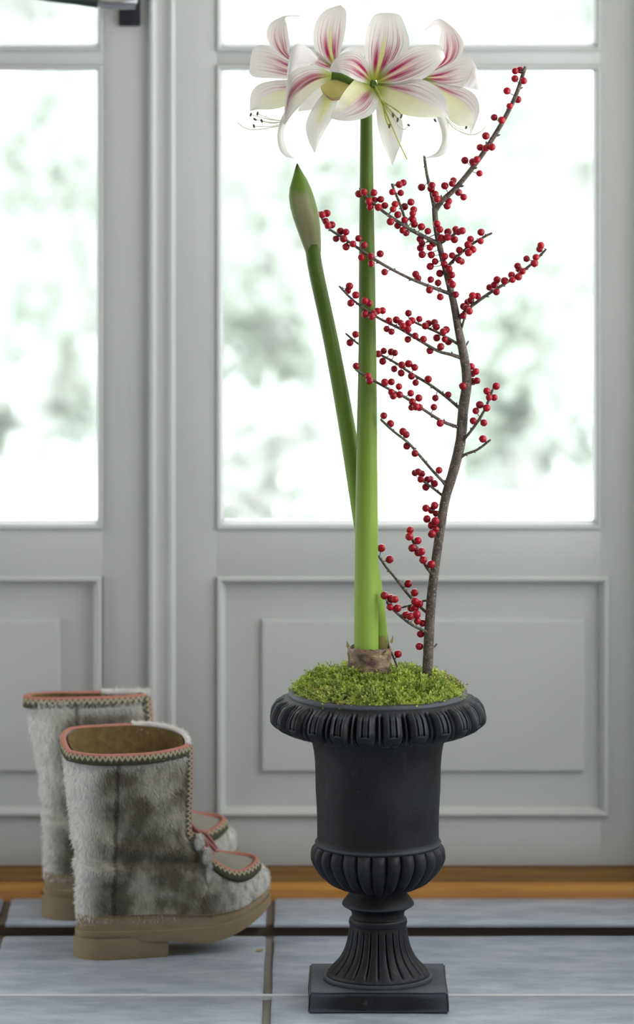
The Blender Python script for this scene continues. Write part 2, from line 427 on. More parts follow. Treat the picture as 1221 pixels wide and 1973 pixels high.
def wall(name, x0, x1, y0, y1, z0, z1, holes, axis):
    """A wall slab with rectangular openings, kept as one mesh of blocks."""
    bm = bmesh.new()
    def blk(a0, a1, c0, c1):
        if a1 - a0 < 1e-4 or c1 - c0 < 1e-4: return
        t = bbox(a0, a1, y0, y1, c0, c1) if axis == 'x' else bbox(x0, x1, a0, a1, c0, c1)
        me = bpy.data.meshes.new('t'); t.to_mesh(me); t.free(); bm.from_mesh(me); bpy.data.meshes.remove(me)
    a, e = (x0, x1) if axis == 'x' else (y0, y1)
    for (h0, h1, k0, k1) in sorted(holes):
        blk(a, h0, z0, z1); blk(h0, h1, z0, k0); blk(h0, h1, k1, z1); a = h1
    blk(a, e, z0, z1)
    o = bm_obj(name, bm, M['wall']); tag(o, kind='structure'); return o
xl, xr = X(-640), X(1262)
wall('wall_back', -2.1, 2.1, 0.64, 0.84, -0.06, 2.70, [(xl, xr, -0.06, 2.20)], 'x')
wall('wall_left', -2.1, -1.9, -9.2, 0.64, -0.06, 2.70, [(-0.05, 0.56, 0.15, 1.25)], 'y')  # unseen opening, added to light the boots from the left
wall('wall_right', 1.90, 2.10, -9.2, -2.60, -0.06, 2.70, [], 'y')
wall('wall_right', 1.02, 2.10, -2.60, -2.42, -0.06, 2.70, [], 'x')
wall('wall_right', 1.02, 1.20, -2.42, 0.64, -0.06, 2.70, [(-1.5, 0.56, 0.62, 2.40)], 'y')  # set close, with an added opening, to brighten the right side
wall('wall_front', -2.1, 2.1, -9.2, -9.0, -0.06, 2.70, [(-0.6, 0.9, 0.80, 2.40)], 'x')  # unseen opening behind the camera, added for fill light
tag(box('ceiling', -2.1, 2.1, -9.2, 0.84, 2.70, 2.80, M['wall']), kind='structure')

# ------------------------------------------------------------------ the double doors
def sweep_rect(b, x0, x1, z0, z1, prof, y):
    """Mitred moulding round a rectangle; prof = (inset, depth) pairs."""
    rows = []
    for (i, d) in prof:
        rows.append([(x0 + i, y + d, z0 + i), (x1 - i, y + d, z0 + i), (x1 - i, y + d, z1 - i), (x0 + i, y + d, z1 - i)])
    for r0, r1 in zip(rows, rows[1:]):
        for k in range(4):
            q = (k + 1) % 4
            b.add([r0[k], r0[q], r1[q], r1[k]], [(0, 1, 2, 3)])
BEAD = [(0.0, 0.004), (0.0, -0.0025), (0.0015, -0.0040), (0.0040, -0.0040), (0.0062, -0.0022), (0.0080, 0.0020), (0.0092, 0.0085), (0.0098, 0.0185)]
MOULD = [(0.0, 0.006), (0.0, -0.006), (0.0022, -0.0085), (0.0060, -0.0085), (0.0082, -0.0050), (0.0090, 0.0), (0.0112, 0.0022), (0.0128, 0.0065), (0.0132, 0.0125)]
def leaf(name, e0, e1, g0, g1, m0, m1, r0, r1, top_z):
    """A glazed door leaf: e outer edges, g glass opening, m moulding rectangle, r raised panel (picture columns)."""
    d = empty(name, (X((e0 + e1) / 2), YD, Z(1668))); tag(d, kind='structure')
    inv = Matrix.Translation(-d.location)
    def own(o): o.data.transform(inv); o.parent = d; return o
    p = M['paint']; yb = YD + 0.045; z0 = Z(1668)
    own(box('stile', X(e0), X(g0), YD, yb, z0, top_z, p, None, 0.0012))
    own(box('stile', X(g1), X(e1), YD, yb, z0, top_z, p, None, 0.0012))
    own(box('bottom_rail', X(g0) - .0005, X(g1) + .0005, YD + 0.0004, yb, z0, Z(1570), p, None, 0.0006))
    own(box('lock_rail', X(g0) - .0005, X(g1) + .0005, YD + 0.0004, yb, Z(1112), Z(1020), p, None, 0.0006))
    own(box('top_rail', X(g0) - .0005, X(g1) + .0005, YD + 0.0004, yb, top_z - 0.11, top_z, p, None, 0.0006))
    own(box('muntin', X(g0) - .0005, X(g1) + .0005, YD + 0.0004, yb, Z(125), Z(98), p, None, 0.0006))
    own(box('panel_field', X(m0) - .002, X(m1) + .002, YD + 0.0125, yb - 0.008, Z(1575), Z(1106), p))
    b = MB(); sweep_rect(b, X(m0), X(m1), Z(1572), Z(1110), MOULD, YD); own(b.build('panel_moulding', p, None, smooth=True, sharp=35))
    rp = MB(); sweep_rect(rp, X(r0), X(r1), Z(1489), Z(1194), [(0, 0.0125), (0.0012, 0.0060), (0.0040, 0.0048)], YD)
    xa, xb, za, zb = X(r0) + .004, X(r1) - .004, Z(1489) + .004, Z(1194) - .004
    rp.add([(xa, YD + .0048, za), (xb, YD + .0048, za), (xb, YD + .0048, zb), (xa, YD + .0048, zb)], [(0, 1, 2, 3)])
    own(rp.build('raised_panel', p, None, smooth=False))
    for (za, zb) in ((Z(1020), Z(125)), (Z(98), top_z - 0.11)):
        b = MB(); sweep_rect(b, X(g0), X(g1), za, zb, BEAD, YD); own(b.build('glazing_bead', p, None, smooth=True, sharp=35))
        b = MB(); sweep_rect(b, X(g0), X(g1), za, zb, [(0.0105, 0.0225), (0.0105, 0.043), (0.0, 0.0448)], YD); own(b.build('outer_bead', p, None, smooth=False))
        own(box('pane', X(g0) + .001, X(g1) - .001, YD + 0.0187, YD + 0.0223, za + .001, zb - .001, M['glass']))
    return d, own
dl, own_l = leaf('door_1', -625, 289, -540, 198, -536, 196, -462, 116, 2.18)
hd = own_l(box('door_handle', X(229), X(271), YD - 0.009, YD + 0.001, Z(50), Z(-150), M['black'], None, 0.002))
b = MB(); b.tube([(X(250), YD - 0.006, Z(-4)), (X(250), YD - 0.030, Z(-4)), (X(250), YD - 0.040, Z(-4))], [0.0150, 0.0150, 0.0135], 20)
rose = b.build('neck', M['chrome'], None, sharp=40); rose.data.transform(Matrix.Translation(-dl.location)); rose.parent = hd
b = MB(); b.tube([(X(262), YD - 0.043, Z(1)), (X(238), YD - 0.044, Z(2)), (X(212), YD - 0.044, Z(3)), (X(186), YD - 0.044, Z(-1))], [0.0125, 0.0120, 0.0110, 0.0095], 16)
lev = b.build('lever', M['chrome'], None, sharp=40); lev.data.transform(Matrix.Translation(-dl.location)); lev.parent = hd
b = MB(); b.tube([(X(192), YD - 0.044, Z(1)), (X(150), YD - 0.044, Z(-6)), (X(100), YD - 0.044, Z(-12)), (X(50), YD - 0.044, Z(-18))], [0.0105, 0.0115, 0.0115, 0.009], 16)
gr = b.build('grip', M['darksteel'], None, sharp=40); gr.data.transform(Matrix.Translation(-dl.location)); gr.parent = hd

dr, own_r = leaf('door_2', 291, 1246, 417, 1157, 418, 1172, 503, 1127, 2.18)
b = MB(); prof = [(287, 0.002), (287, -0.010), (289, -0.0135), (293, -0.0150), (297, -0.0135), (300, -0.0095), (302, -0.0085), (318, -0.0080), (324, -0.0095), (327, -0.0125), (331, -0.0145), (335, -0.0125), (338, -0.006), (338, 0.002)]
b.grid([[(X(q), YD + d, Z(1668)) for q, d in prof], [(X(q), YD + d, 2.18) for q, d in prof]])
own_r(b.build('astragal', M['paint'], None, smooth=True, sharp=50))
fr = empty('trim_1', (0, YD, 0)); tag(fr, kind='structure')
for (a, c) in ((xl, X(-627)), (X(1248), xr)):
    box('jamb', a, c, -0.03, 0.06, 0.0, 2.20, M['paint'], fr, 0.001)
box('head', xl, xr, -0.03, 0.06, 2.18, 2.20, M['paint'], fr, 0.001)
th = empty('trim_2', (0, 0.66, 0)); tag(th, kind='structure')
b = MB(); prof = [(-0.024, -0.005), (-0.024, 0.020), (-0.0215, 0.0258), (-0.016, 0.0285), (-0.006, 0.0295), (0.004, 0.030)]
b.grid([[(xl, y, z) for y, z in prof], [(xr, y, z) for y, z in prof]]); b.build('sill_nosing', M['wood_light'], th, sharp=60)
b = MB(); prof = [(-0.002, 0.0298), (0.004, 0.030), (0.016, 0.0365), (0.030, 0.0440), (0.034, 0.0455), (0.12, 0.0460), (0.12, -0.005)]
b.grid([[(xl, y, z) for y, z in prof], [(xr, y, z) for y, z in prof]]); b.build('threshold', M['wood_dark'], th, sharp=60)

# ------------------------------------------------------------------ the urn
UC = 728.0; UX = P(UC, 0).x; S0 = D0 / F
def uz(py): return H - (py - YH) * S0
urn = empty('urn', (UX, 0, 0)); tag(urn, 'dark grey stone garden urn on a square plinth, moss and flowers inside', 'urn')
def revolve(name, prof, nseg=192, mod=None, closed=False):
    b = MB(); rows = []
    for i, (r, z) in enumerate(prof):
        row = []
        for k in range(nseg):
            a = 2 * math.pi * k / nseg
            dr_, dz_ = mod(i / (len(prof) - 1), a) if mod else (0, 0)
            row.append(((r + dr_) * math.cos(a), (r + dr_) * math.sin(a), z + dz_))
        rows.append(row)
    b.grid(rows, close_u=True)
    return b.build(name, M['stone'], urn, sharp=60)
def prof_px(tab, n):
    return [(q[0] * S0, q[1]) for q in crom([(r, uz(y)) for r, y in tab], n)] if False else [(r * S0, uz(y)) for r, y in [tuple(q) for q in crom(tab, n)]]
# plinth
bm = bbox(-0.1000, 0.1000, -0.095, 0.095, 0.0, 0.0296, 0.0)
bmesh.ops.subdivide_edges(bm, edges=bm.edges[:], cuts=6, use_grid_fill=True)
for v in bm.verts:
    t = v.co.z / 0.0296
    v.co.x *= 1.008 - 0.022 * t; v.co.y *= 1.0 - 0.015 * t
    q = noise.noise_vector(v.co * 30) * 0.0012; v.co += Vector((q.x, q.y, q.z * 0.4))
    if v.co.z < 0: v.co.z = 0
ed = [e for e in bm.edges if e.calc_face_angle(0) > 0.9]
bmesh.ops.bevel(bm, geom=ed, offset=0.0022, segments=2, affect='EDGES')
bm_obj('plinth', bm, M['stone'], urn, True, 45)
# foot: ring, flutes, flare
def flute(t, a):
    u = (a * 24 / (2 * math.pi)) % 1.0
    w = 0.5 - 0.5 * math.cos(2 * math.pi * u)
    env = max(0.0, min(1.0, (t - 0.10) * 12)) * max(0.0, min(1.0, (0.95 - t) * 14))
    groove = max(0.0, 1 - abs((u - 0.5) / 0.13)) if False else 0
    return (-(0.0052 * (1 - min(1, abs(math.sin(math.pi * u)) * 2.4)) - 0.0018 * abs(math.sin(math.pi * u))) * env * (0.55 + 0.45 * (1 - t)), 0)
revolve('foot_ring', [(0.02, 0.0290), (104 * S0, 0.0290), (105.5 * S0, 0.0315), (104.5 * S0, 0.0345), (100 * S0, 0.0350), (90 * S0, 0.0350)], 96)
revolve('fluted_foot', [(r * S0, uz(y)) for r, y in [tuple(q) for q in crom([(97, 1882), (98.5, 1878), (98, 1872), (93, 1867), (84, 1858), (73, 1846), (65, 1832), (60, 1818), (57, 1804), (55.5, 1792), (54.5, 1780)], 50)]], 384, flute)
revolve('collar', prof_px([(54, 1781), (56, 1778), (56, 1772), (54.5, 1768), (51, 1766), (50.5, 1762), (51, 1757), (53, 1753), (60, 1748), (68, 1743), (69.5, 1740), (67, 1735), (61, 1727), (55, 1719), (52, 1712), (51, 1704)], 60), 128)
# gadrooned bowl
def gad(t, a):
    u = (a * 26 / (2 * math.pi)) % 1.0
    s = abs(math.sin(math.pi * u)) ** 0.62
    env = min(1.0, max(0.0, (t - 0.02) * 7)) * (1 if t < 0.86 else max(0.0, 1 - ((t - 0.86) / 0.10) ** 2))
    return ((-0.0062 + 0.0092 * s) * env, 0)
revolve('gadrooned_bowl', prof_px([(52, 1713), (62, 1712), (78, 1706), (94, 1697), (108, 1684), (118, 1670), (125, 1656), (126.5, 1646), (125, 1637), (121, 1629), (116, 1625), (112, 1622)], 70), 416, gad)
revolve('urn_body', prof_px([(110, 1632), (118, 1628), (121.5, 1624), (121, 1620), (117.5, 1616), (117, 1606), (117.5, 1580), (119, 1540), (120.5, 1500), (122, 1465), (124.5, 1442), (128, 1428), (133, 1419), (140, 1412), (150, 1407)], 90), 192, lambda t, a: (0.0006 * noise.noise((math.cos(a) * 2, math.sin(a) * 2, t * 5)), 0))
# egg-and-dart rim
def egg(t, a):
    u = (a * 24 / (2 * math.pi)) % 1.0 - 0.5
    if t < 0.24 or t > 0.93: return (0, 0)
    v = (t - 0.24) / 0.69                     # 0 at the underside, 1 at the lip
    env = min(1, v * 6) * min(1, (1 - v) * 7)
    hw = 0.37 * (math.sqrt(max(0.0, 1 - ((0.60 - v) / 0.42) ** 2)) if v < 0.60 else 1.0) + 1e-4
    q = abs(u) / hw
    h = 0.0
    if q < 1: h = 0.0098 * math.sqrt(max(0, 1 - q * q))
    if q < 0.42 and v > 0.50:                  # the little tongue let into each egg
        h -= 0.0040 * (1 if q > 0.24 else 0.35)
    e = (abs(u) - hw) / 0.05
    if 0 < e < 1.0 and v > 0.2: h -= 0.0040 * math.sin(math.pi * e)
    if abs(abs(u) - 0.5) < 0.055 and v > 0.25: h += 0.0055 * (1 - abs(abs(u) - 0.5) / 0.055)
    n = noise.noise((math.cos(a) * 14, math.sin(a) * 14, t * 10)) * 0.0008
    return ((h - 0.003) * env + n, (h - 0.003) * env * 0.45)
revolve('carved_rim', prof_px([(126, 1422), (140, 1413), (165, 1410), (186, 1404), (197, 1395), (201, 1384), (199, 1372), (192, 1359), (183, 1348), (176, 1341), (171, 1338.5)], 80), 768, egg)
revolve('urn_lip', prof_px([(166, 1344), (172, 1341), (173, 1337), (170.5, 1333), (165, 1331.5), (158, 1331.5), (154, 1334), (151, 1342), (149, 1360), (140, 1395), (118, 1420), (60, 1430), (8, 1432)], 60), 192, lambda t, a: (0.0012 * noise.noise((math.cos(a) * 3, math.sin(a) * 3, 1)), 0.001 * noise.noise((math.cos(a) * 2.5, math.sin(a) * 2.5, 7))))

# ------------------------------------------------------------------ moss
def mossz(x, y):                                   # offsets from the urn axis, metres
    r = math.hypot(x, y) / (150 * S0)
    base = uz(1342) + 0.030 * max(0.0, 1 - r ** 2.2) + 0.010 * noise.noise((x * 28, y * 28, 1)) * (1.2 - r) + 0.014 * noise.noise((x * 62, y * 62, 5)) * (1.1 - 0.75 * r)
    base += 0.010 * math.exp(-((x + 0.080) ** 2 + (y - 0.03) ** 2) / 0.0012) + 0.007 * math.exp(-((x - 0.085) ** 2 + (y - 0.01) ** 2) / 0.0011)
    return base
mv = []; mf = []; mc = []
def sprig(p, d, L, shade, n=9):
    d = d.normalized()
    side = d.cross(Vector((random.uniform(-1, 1), random.uniform(-1, 1), random.uniform(-0.3, 1)))).normalized()
    up2 = d.cross(side)
    droop = Vector((0, 0, -1)) * random.uniform(0.0, 0.5)
    for k in range(n):
        t = (k + 0.4) / n
        c = p + (d + droop * t * t) * L * t
        a = k * 2.4
        o = (side * math.cos(a) + up2 * math.sin(a) + d * 0.8).normalized()
        l = L * 0.36 * (1.1 - 0.5 * t); w = l * 0.24
        s = o.cross(d).normalized() * w
        b0 = len(mv)
        mv.extend([tuple(c - s * 0.5), tuple(c + o * l * 0.55 + s), tuple(c + o * l), tuple(c + o * l * 0.55 - s)])
        mf.append((b0, b0 + 1, b0 + 2, b0 + 3))
        mc.extend([shade] * 4)
for i in range(7000):
    r = 150 * S0 * math.sqrt(random.random()); a = random.uniform(0, 2 * math.pi)
    x, y = r * math.cos(a), r * math.sin(a)
    z = mossz(x, y)
    rr = r / (150 * S0)
    d = Vector((x * 5 * rr + random.gauss(0, .55), y * 5 * rr + random.gauss(0, .55), 0.75 + random.gauss(0, .25)))
    cl = 0.5 + 0.5 * noise.noise((x * 45, y * 45, 9)); br = 0.5 + 0.9 * noise.noise((x * 30, y * 30, 20))
    if x > 0.07: br += 0.12
    sprig(Vector((UX + x, y, z - 0.004)), d, random.uniform(0.010, 0.026), (min(1, max(0, cl * 0.8 + random.gauss(0, .22))), br + random.gauss(0, .1), max(0, random.gauss(0, .45))))
for i in range(260):                                # a few crumbs spill over the lip
    a = random.choice([random.gauss(3.05, .12), random.gauss(0.05, .12), random.uniform(3.3, 6.1)])
    r = random.uniform(147, 158) * S0
    sprig(Vector((UX + r * math.cos(a), r * math.sin(a), uz(1331) + random.uniform(-0.002, 0.004))), Vector((math.cos(a) * random.uniform(.2, 1.4), math.sin(a), random.uniform(.2, 1))), random.uniform(0.006, 0.011), (random.uniform(.4, 1), 0.3, random.uniform(0, .9)), 7)
b = MB()
NR = 26
rows = []
for i in range(NR):
    r = 151 * S0 * i / (NR - 1) + 1e-4
    rows.append([(UX + r * math.cos(q), r * math.sin(q), mossz(r * math.cos(q), r * math.sin(q)) - 0.006) for q in [2 * math.pi * k / 64 for k in range(64)]])
b.grid(rows, close_u=True)
nb = len(b.v)
me = bpy.data.meshes.new('moss'); me.from_pydata(b.v + mv, [], b.f + [tuple(q + nb for q in f) for f in mf])
at = me.attributes.new('shade', 'FLOAT_VECTOR', 'POINT')
at.data.foreach_set('vector', np.array([(0.0, 0.5, 0.0)] * nb + mc, dtype=np.float32).ravel())
me.polygons.foreach_set('use_smooth', [True] * len(me.polygons)); me.materials.append(M['moss'])
moss = put('moss', me); tag(moss, 'bright green cushion of moss filling the mouth of the urn', 'moss', kind='stuff')

# ------------------------------------------------------------------ amaryllis
am = empty('amaryllis', P(712, 1318, -8)); tag(am, 'tall white and crimson amaryllis with bulb, thick stalk and closed bud', 'plant')
AINV = Matrix.Translation(-am.location)
def am_part(b, name, mat, parent=None, sharp=None):
    o = b.build(name, mat, None, sharp=sharp); o.data.transform(AINV); o.parent = parent or am
    return o
def stalk(name, tab, n=40, seg=20):
    pts = crom([(x, y, d, w) for x, y, d, w in tab], n)
    b = MB(); b.tube([P(q[0], q[1], q[2]) for q in pts], [q[3] * S0 / 2 for q in pts], seg)
    return am_part(b, name, M['stalk'])
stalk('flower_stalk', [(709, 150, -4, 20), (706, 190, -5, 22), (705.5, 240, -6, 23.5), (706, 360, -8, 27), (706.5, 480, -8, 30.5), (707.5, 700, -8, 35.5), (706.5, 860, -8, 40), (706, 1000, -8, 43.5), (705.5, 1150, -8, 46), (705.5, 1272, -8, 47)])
bs = stalk('bud_stalk', [(602.5, 470, 26, 27), (603, 487, 26, 29), (610, 530, 26, 29), (638, 660, 27, 29.5), (668, 822, 28, 32), (697, 1000, 28, 35), (719, 1130, 26, 34), (733, 1215, 22, 26), (737, 1262, 18, 22)])
# bud: two bracts closed over the flowers
b = MB(); rows = []; uvs = []
for y, l, r in [(490, 589, 617), (484, 587.5, 618.5), (470, 582, 618.5), (440, 571, 617.5), (420, 564, 615), (400, 558.5, 611), (380, 556, 605.5), (362, 557.5, 599), (345, 562.5, 591), (333, 566, 583.5), (322, 569, 577), (315, 571.5, 573.5)]:
    c = P((l + r) / 2, y, 26); rad = (r - l) / 2 * S0
    rows.append([c + Vector((math.cos(q) * rad, math.sin(q) * rad * 0.72, 0)) for q in [2 * math.pi * k / 32 for k in range(32)]])
    uvs.append([(k / 32, (490 - y) / 175) for k in range(32)])
b.grid(rows, uvs, close_u=True); am_part(b, 'bud', M['bud'])
# bulb
b = MB(); rows = []
for y, rad in [(1338, 30), (1326, 38), (1312, 43), (1298, 45), (1284, 43), (1270, 41), (1259, 41.5), (1250, 42), (1246, 40), (1252, 37), (1262, 33)]:
    c = P(712, y, -2)
    rows.append([c + Vector((math.cos(q) * rad * S0, math.sin(q) * rad * S0 * 0.95, 0.0025 * noise.noise((math.cos(q) * 3, math.sin(q) * 3, y * 0.05)))) * 1.0 + Vector((math.cos(q), math.sin(q), 0)) * 0.0022 * noise.noise((math.cos(q) * 4, math.sin(q) * 4, y * 0.06)) for q in [2 * math.pi * k / 48 for k in range(48)]])
b.grid(rows, close_u=True); bulb = am_part(b, 'bulb', M['bulb'])
b = MB(); b.tube([P(737, 1268, 10), P(735, 1245, 12), P(733, 1226, 14)], [0.0095, 0.0088, 0.0060], 14); am_part(b, 'leaf_stub', M['bract'], bulb)
for (q0, y0, hgt) in ((2.9, 1250, 14), (5.6, 1256, 10), (0.15, 1240, 16)):
    b = MB(); rows = []
    for j in range(5):
        t = j / 4
        rows.append([P(712, y0 - hgt * t * (1 - abs(k - 3) / 4), -2) + Vector((math.cos(q0 + (k - 3) * .09), math.sin(q0 + (k - 3) * .09), 0)) * (42.5 + 2.5 * t) * S0 for k in range(7)])
    b.grid(rows); am_part(b, 'papery_flake', M['bract'] if q0 < 4 else M['bractedge'], bulb)

def patch(b, L, Mi, R, nu=17, nv=30, ruffle=0.5):
    l, m, r = crom(L, nv), crom(Mi, nv), crom(R, nv)
    rows = []; uvs = []; sd = random.uniform(0, 50)
    for i in range(nv):
        row = []; uvr = []
        for j in range(nu):
            u = j / (nu - 1)
            q = l[i] * (2 * (u - .5) * (u - 1)) + m[i] * (4 * u * (1 - u)) + r[i] * (2 * u * (u - .5))
            t = i / (nv - 1)
            e = (2 * u - 1) ** 2
            q = q + np.array([0, 0, 1.0]) * noise.noise((u * 3 + sd, t * 5, 0)) * ruffle * 5 * (0.3 + e) * min(1, t * 3)
            row.append(P(*q)); uvr.append((u, t))
        rows.append(row); uvs.append(uvr)
    b.grid(rows, uvs)
def petal_obj(flower, mat, *patches, name='petal', ruffle=0.5):
    b = MB()
    for (L, Mi, R) in patches: patch(b, L, Mi, R, ruffle=ruffle)
    return am_part(b, name, mat, flower)
def flower(pts, rad, mat=None):
    b = MB(); q = crom(pts, 10); rr = crom([(i, x) for i, x in enumerate(rad)], 10)
    b.tube([P(*c) for c in q], [c[1] * S0 for c in rr], 16)
    return am_part(b, 'flower', mat or M['stalk'])
def strand(fl, pts, r=1.1, name='filament', mat=None, tip=None):
    b = MB(); q = crom(pts, 14); b.tube([P(*c) for c in q], [r * S0 * (1.15 - 0.4 * i / 13) for i in range(14)], 6)
    am_part(b, name, mat or M['filament'], fl)
def anther(fl, x, y, d, ang=0.5, l=4.6):
    b = MB(); dx, dy = math.sin(ang) * l, math.cos(ang) * l
    b.tube([P(x - dx, y - dy, d), P(x - dx * .6, y - dy * .6, d), P(x, y, d), P(x + dx * .6, y + dy * .6, d), P(x + dx, y + dy, d)], [0.8 * S0, 1.9 * S0, 2.2 * S0, 1.8 * S0, 0.7 * S0], 8)
    am_part(b, 'anther', M['anther'], fl)

# front flower, looking at us
fa = flower([(706, 172, -8), (712, 166, -22), (719, 161, -36)], [9, 10, 8])
petal_obj(fa, M['p_up'], ([(715, 150, -36), (704, 112, -66), (704, 75, -82), (710, 48, -84), (722, 28, -72), (736, 27, -60)], [(722, 155, -34), (733, 115, -58), (740, 78, -74), (743, 48, -78), (745, 24, -68), (744, 32, -56)], [(734, 150, -36), (768, 118, -66), (788, 88, -82), (783, 58, -84), (770, 29, -72), (755, 28, -60)]))
petal_obj(fa, M['p_side'], ([(726, 152, -36), (752, 120, -70), (795, 92, -92), (838, 86, -92), (853, 94, -84), (857, 108, -74)], [(726, 158, -32), (770, 136, -60), (805, 118, -80), (835, 106, -86), (852, 102, -82), (857, 109, -72)], [(728, 166, -36), (775, 164, -68), (815, 152, -88), (838, 134, -90), (852, 118, -84), (857, 110, -74)]))
petal_obj(fa, M['p_lowR'], ([(728, 160, -36), (765, 160, -64), (806, 152, -92), (842, 168, -98), (860, 194, -94), (864, 222, -86)], [(726, 163, -32), (765, 176, -62), (803, 190, -84), (833, 202, -92), (852, 213, -90), (864, 223, -84)], [(724, 170, -36), (742, 196, -68), (770, 218, -92), (806, 226, -98), (838, 226, -94), (864, 224, -86)]))
petal_obj(fa, M['p_white'], ([(716, 168, -34), (724, 210, -54), (728, 245, -64), (738, 280, -66), (748, 304, -62), (755, 318, -58)], [(721, 168, -32), (740, 212, -52), (749, 245, -60), (753, 275, -62), (755, 300, -60), (756, 319, -58)], [(730, 168, -34), (762, 206, -54), (776, 240, -64), (772, 275, -66), (763, 300, -62), (756, 319, -58)]))
petal_obj(fa, M['p_lowL'], ([(712, 158, -38), (690, 150, -68), (668, 170, -88), (650, 198, -94), (640, 216, -90), (637, 226, -84)], [(717, 166, -34), (700, 178, -64), (680, 197, -82), (660, 213, -88), (645, 222, -86), (637, 226, -84)], [(722, 172, -38), (729, 196, -66), (716, 220, -86), (690, 231, -92), (660, 233, -90), (638, 228, -84)]))
petal_obj(fa, M['p_side'], ([(716, 150, -38), (706, 118, -74), (686, 98, -96), (660, 102, -98), (642, 118, -90), (634, 134, -80)], [(715, 156, -34), (698, 138, -68), (678, 124, -90), (655, 122, -94), (640, 130, -86), (634, 136, -78)], [(713, 164, -38), (703, 160, -70), (684, 154, -90), (660, 142, -94), (645, 139, -88), (635, 138, -80)]))
for (x, y, m_, a_) in [(757, 222, -92, .2), (766, 231, -96, -.2), (773, 224, -98, -.35), (750, 243, -90, -.15)]:
    strand(fa, [(721, 164, -34), (734, 192, -60), (x - 6, y - 10, m_ + 6), (x, y, m_)], 1.5, mat=M['greenfil']); anther(fa, x, y, m_, a_)
strand(fa, [(722, 164, -34), (742, 205, -70), (764, 236, -94), (776, 250, -98), (787, 243, -98)], 1.3); anther(fa, 787, 241, -98, 1.0, 3.2)
strand(fa, [(721, 164, -34), (738, 205, -70), (757, 248, -92), (772, 282, -98), (784, 307, -100)], 1.5, 'style', M['greenfil'])

# left flower, seen from the side
fl = flower([(700, 180, 0), (678, 158, -2), (650, 146, -4), (636, 147, -6)], [7, 7.5, 8.5, 8])
petal_obj(fl, M['p_side'], ([(600, 138, 8), (545, 110, 24), (519, 84, 32), (513, 64, 30), (521, 44, 22), (541, 33, 12), (552, 30, 8), (578, 31, 4)], [(600, 140, 8), (552, 108, 30), (538, 84, 40), (535, 64, 38), (539, 45, 28), (548, 35, 16), (554, 30, 9), (578, 30, 4)], [(600, 141, 8), (560, 108, 24), (558, 84, 32), (555, 64, 32), (552, 46, 24), (549, 37, 14), (553, 32, 8), (578, 31, 4)]))
petal_obj(fl, M['p_side'], ([(606, 136, 10), (558, 112, 38), (532, 94, 52), (506, 87, 56), (489, 91, 54), (482, 112, 62)], [(606, 142, 10), (556, 132, 44), (528, 122, 58), (504, 116, 62), (488, 116, 58), (481, 128, 64)], [(606, 148, 10), (556, 152, 38), (528, 151, 52), (502, 150, 56), (486, 147, 54), (479, 138, 62)]))
petal_obj(fl, M['p_lowR'], ([(606, 146, 6), (556, 153, 28), (522, 156, 40), (496, 164, 44), (483, 182, 40), (481, 208, 36)], [(606, 152, 6), (558, 172, 34), (528, 177, 46), (503, 188, 50), (488, 202, 44), (481, 213, 36)], [(606, 158, 6), (566, 192, 28), (545, 206, 38), (520, 211, 42), (498, 211, 40), (481, 214, 36)]))
petal_obj(fl, M['p_tip'], ([(612, 112, -30), (594, 92, -42), (573, 84, -50), (561, 98, -54), (555, 122, -52), (552, 150, -44)], [(610, 118, -34), (592, 110, -50), (576, 107, -60), (565, 116, -62), (557, 134, -58), (552, 152, -44)], [(606, 122, -32), (592, 127, -48), (578, 130, -56), (566, 136, -58), (557, 144, -54), (552, 154, -44)]))
petal_obj(fl, M['p_back'], ([(642, 141, -8), (606, 126, -38), (578, 130, -52), (556, 146, -54), (549, 188, -42), (546, 238, -26)], [(642, 146, -10), (606, 153, -46), (578, 171, -62), (561, 190, -60), (553, 215, -44), (547, 239, -26)], [(642, 151, -8), (612, 170, -36), (586, 196, -46), (566, 217, -42), (554, 233, -32), (548, 240, -24)]))
petal_obj(fl, M['p_pale'], ([(578, 190, -4), (550, 212, -8), (535, 250, -10), (536, 282, -12), (549, 301, -14), (566, 305, -14)], [(580, 192, -8), (556, 215, -14), (540, 250, -16), (542, 281, -18), (552, 299, -16), (566, 304, -14)], [(584, 194, -4), (562, 220, -8), (547, 252, -10), (549, 279, -12), (557, 296, -14), (566, 304, -14)]))
for (x, y, a_) in [(483, 221, -.3), (496, 219, -.2), (491, 230, 1.0), (504, 233, .4), (489, 243, .25)]:
    strand(fl, [(600, 160, 0), (556, 225, -4), (528, (y + 236) / 2 + 3, -8), (x, y, -10)], 0.9); anther(fl, x, y, -10, a_, 4.0)
strand(fl, [(600, 160, 0), (552, 232, -6), (520, 246, -10), (485, 250, -12), (468, 245, -12), (457, 236, -12)], 1.1, 'style')

# back flower, upright petals showing over the left one
fc = flower([(700, 175, 8), (680, 155, 24), (655, 140, 40)], [7, 8, 9])
petal_obj(fc, M['p_up'], ([(640, 134, 44), (612, 108, 66), (603, 74, 78), (609, 42, 76), (626, 20, 66), (654, 10, 54)], [(646, 130, 42), (637, 98, 70), (636, 66, 86), (640, 40, 84), (649, 18, 70), (657, 10, 54)], [(652, 128, 44), (657, 96, 64), (664, 64, 76), (667, 38, 74), (666, 20, 66), (658, 12, 54)]))
petal_obj(fc, M['p_side'], ([(646, 128, 40), (622, 108, 58), (604, 96, 64), (590, 96, 62)], [(646, 132, 42), (620, 120, 62), (602, 110, 68), (589, 98, 62)], [(646, 137, 40), (622, 134, 56), (602, 124, 62), (588, 100, 62)]))
petal_obj(fc, M['p_tip'], ([(650, 134, 40), (652, 108, 52), (674, 90, 58), (704, 89, 54)], [(656, 136, 42), (668, 116, 58), (686, 102, 64), (705, 91, 54)], [(664, 138, 40), (690, 124, 52), (702, 108, 56), (706, 93, 54)]))
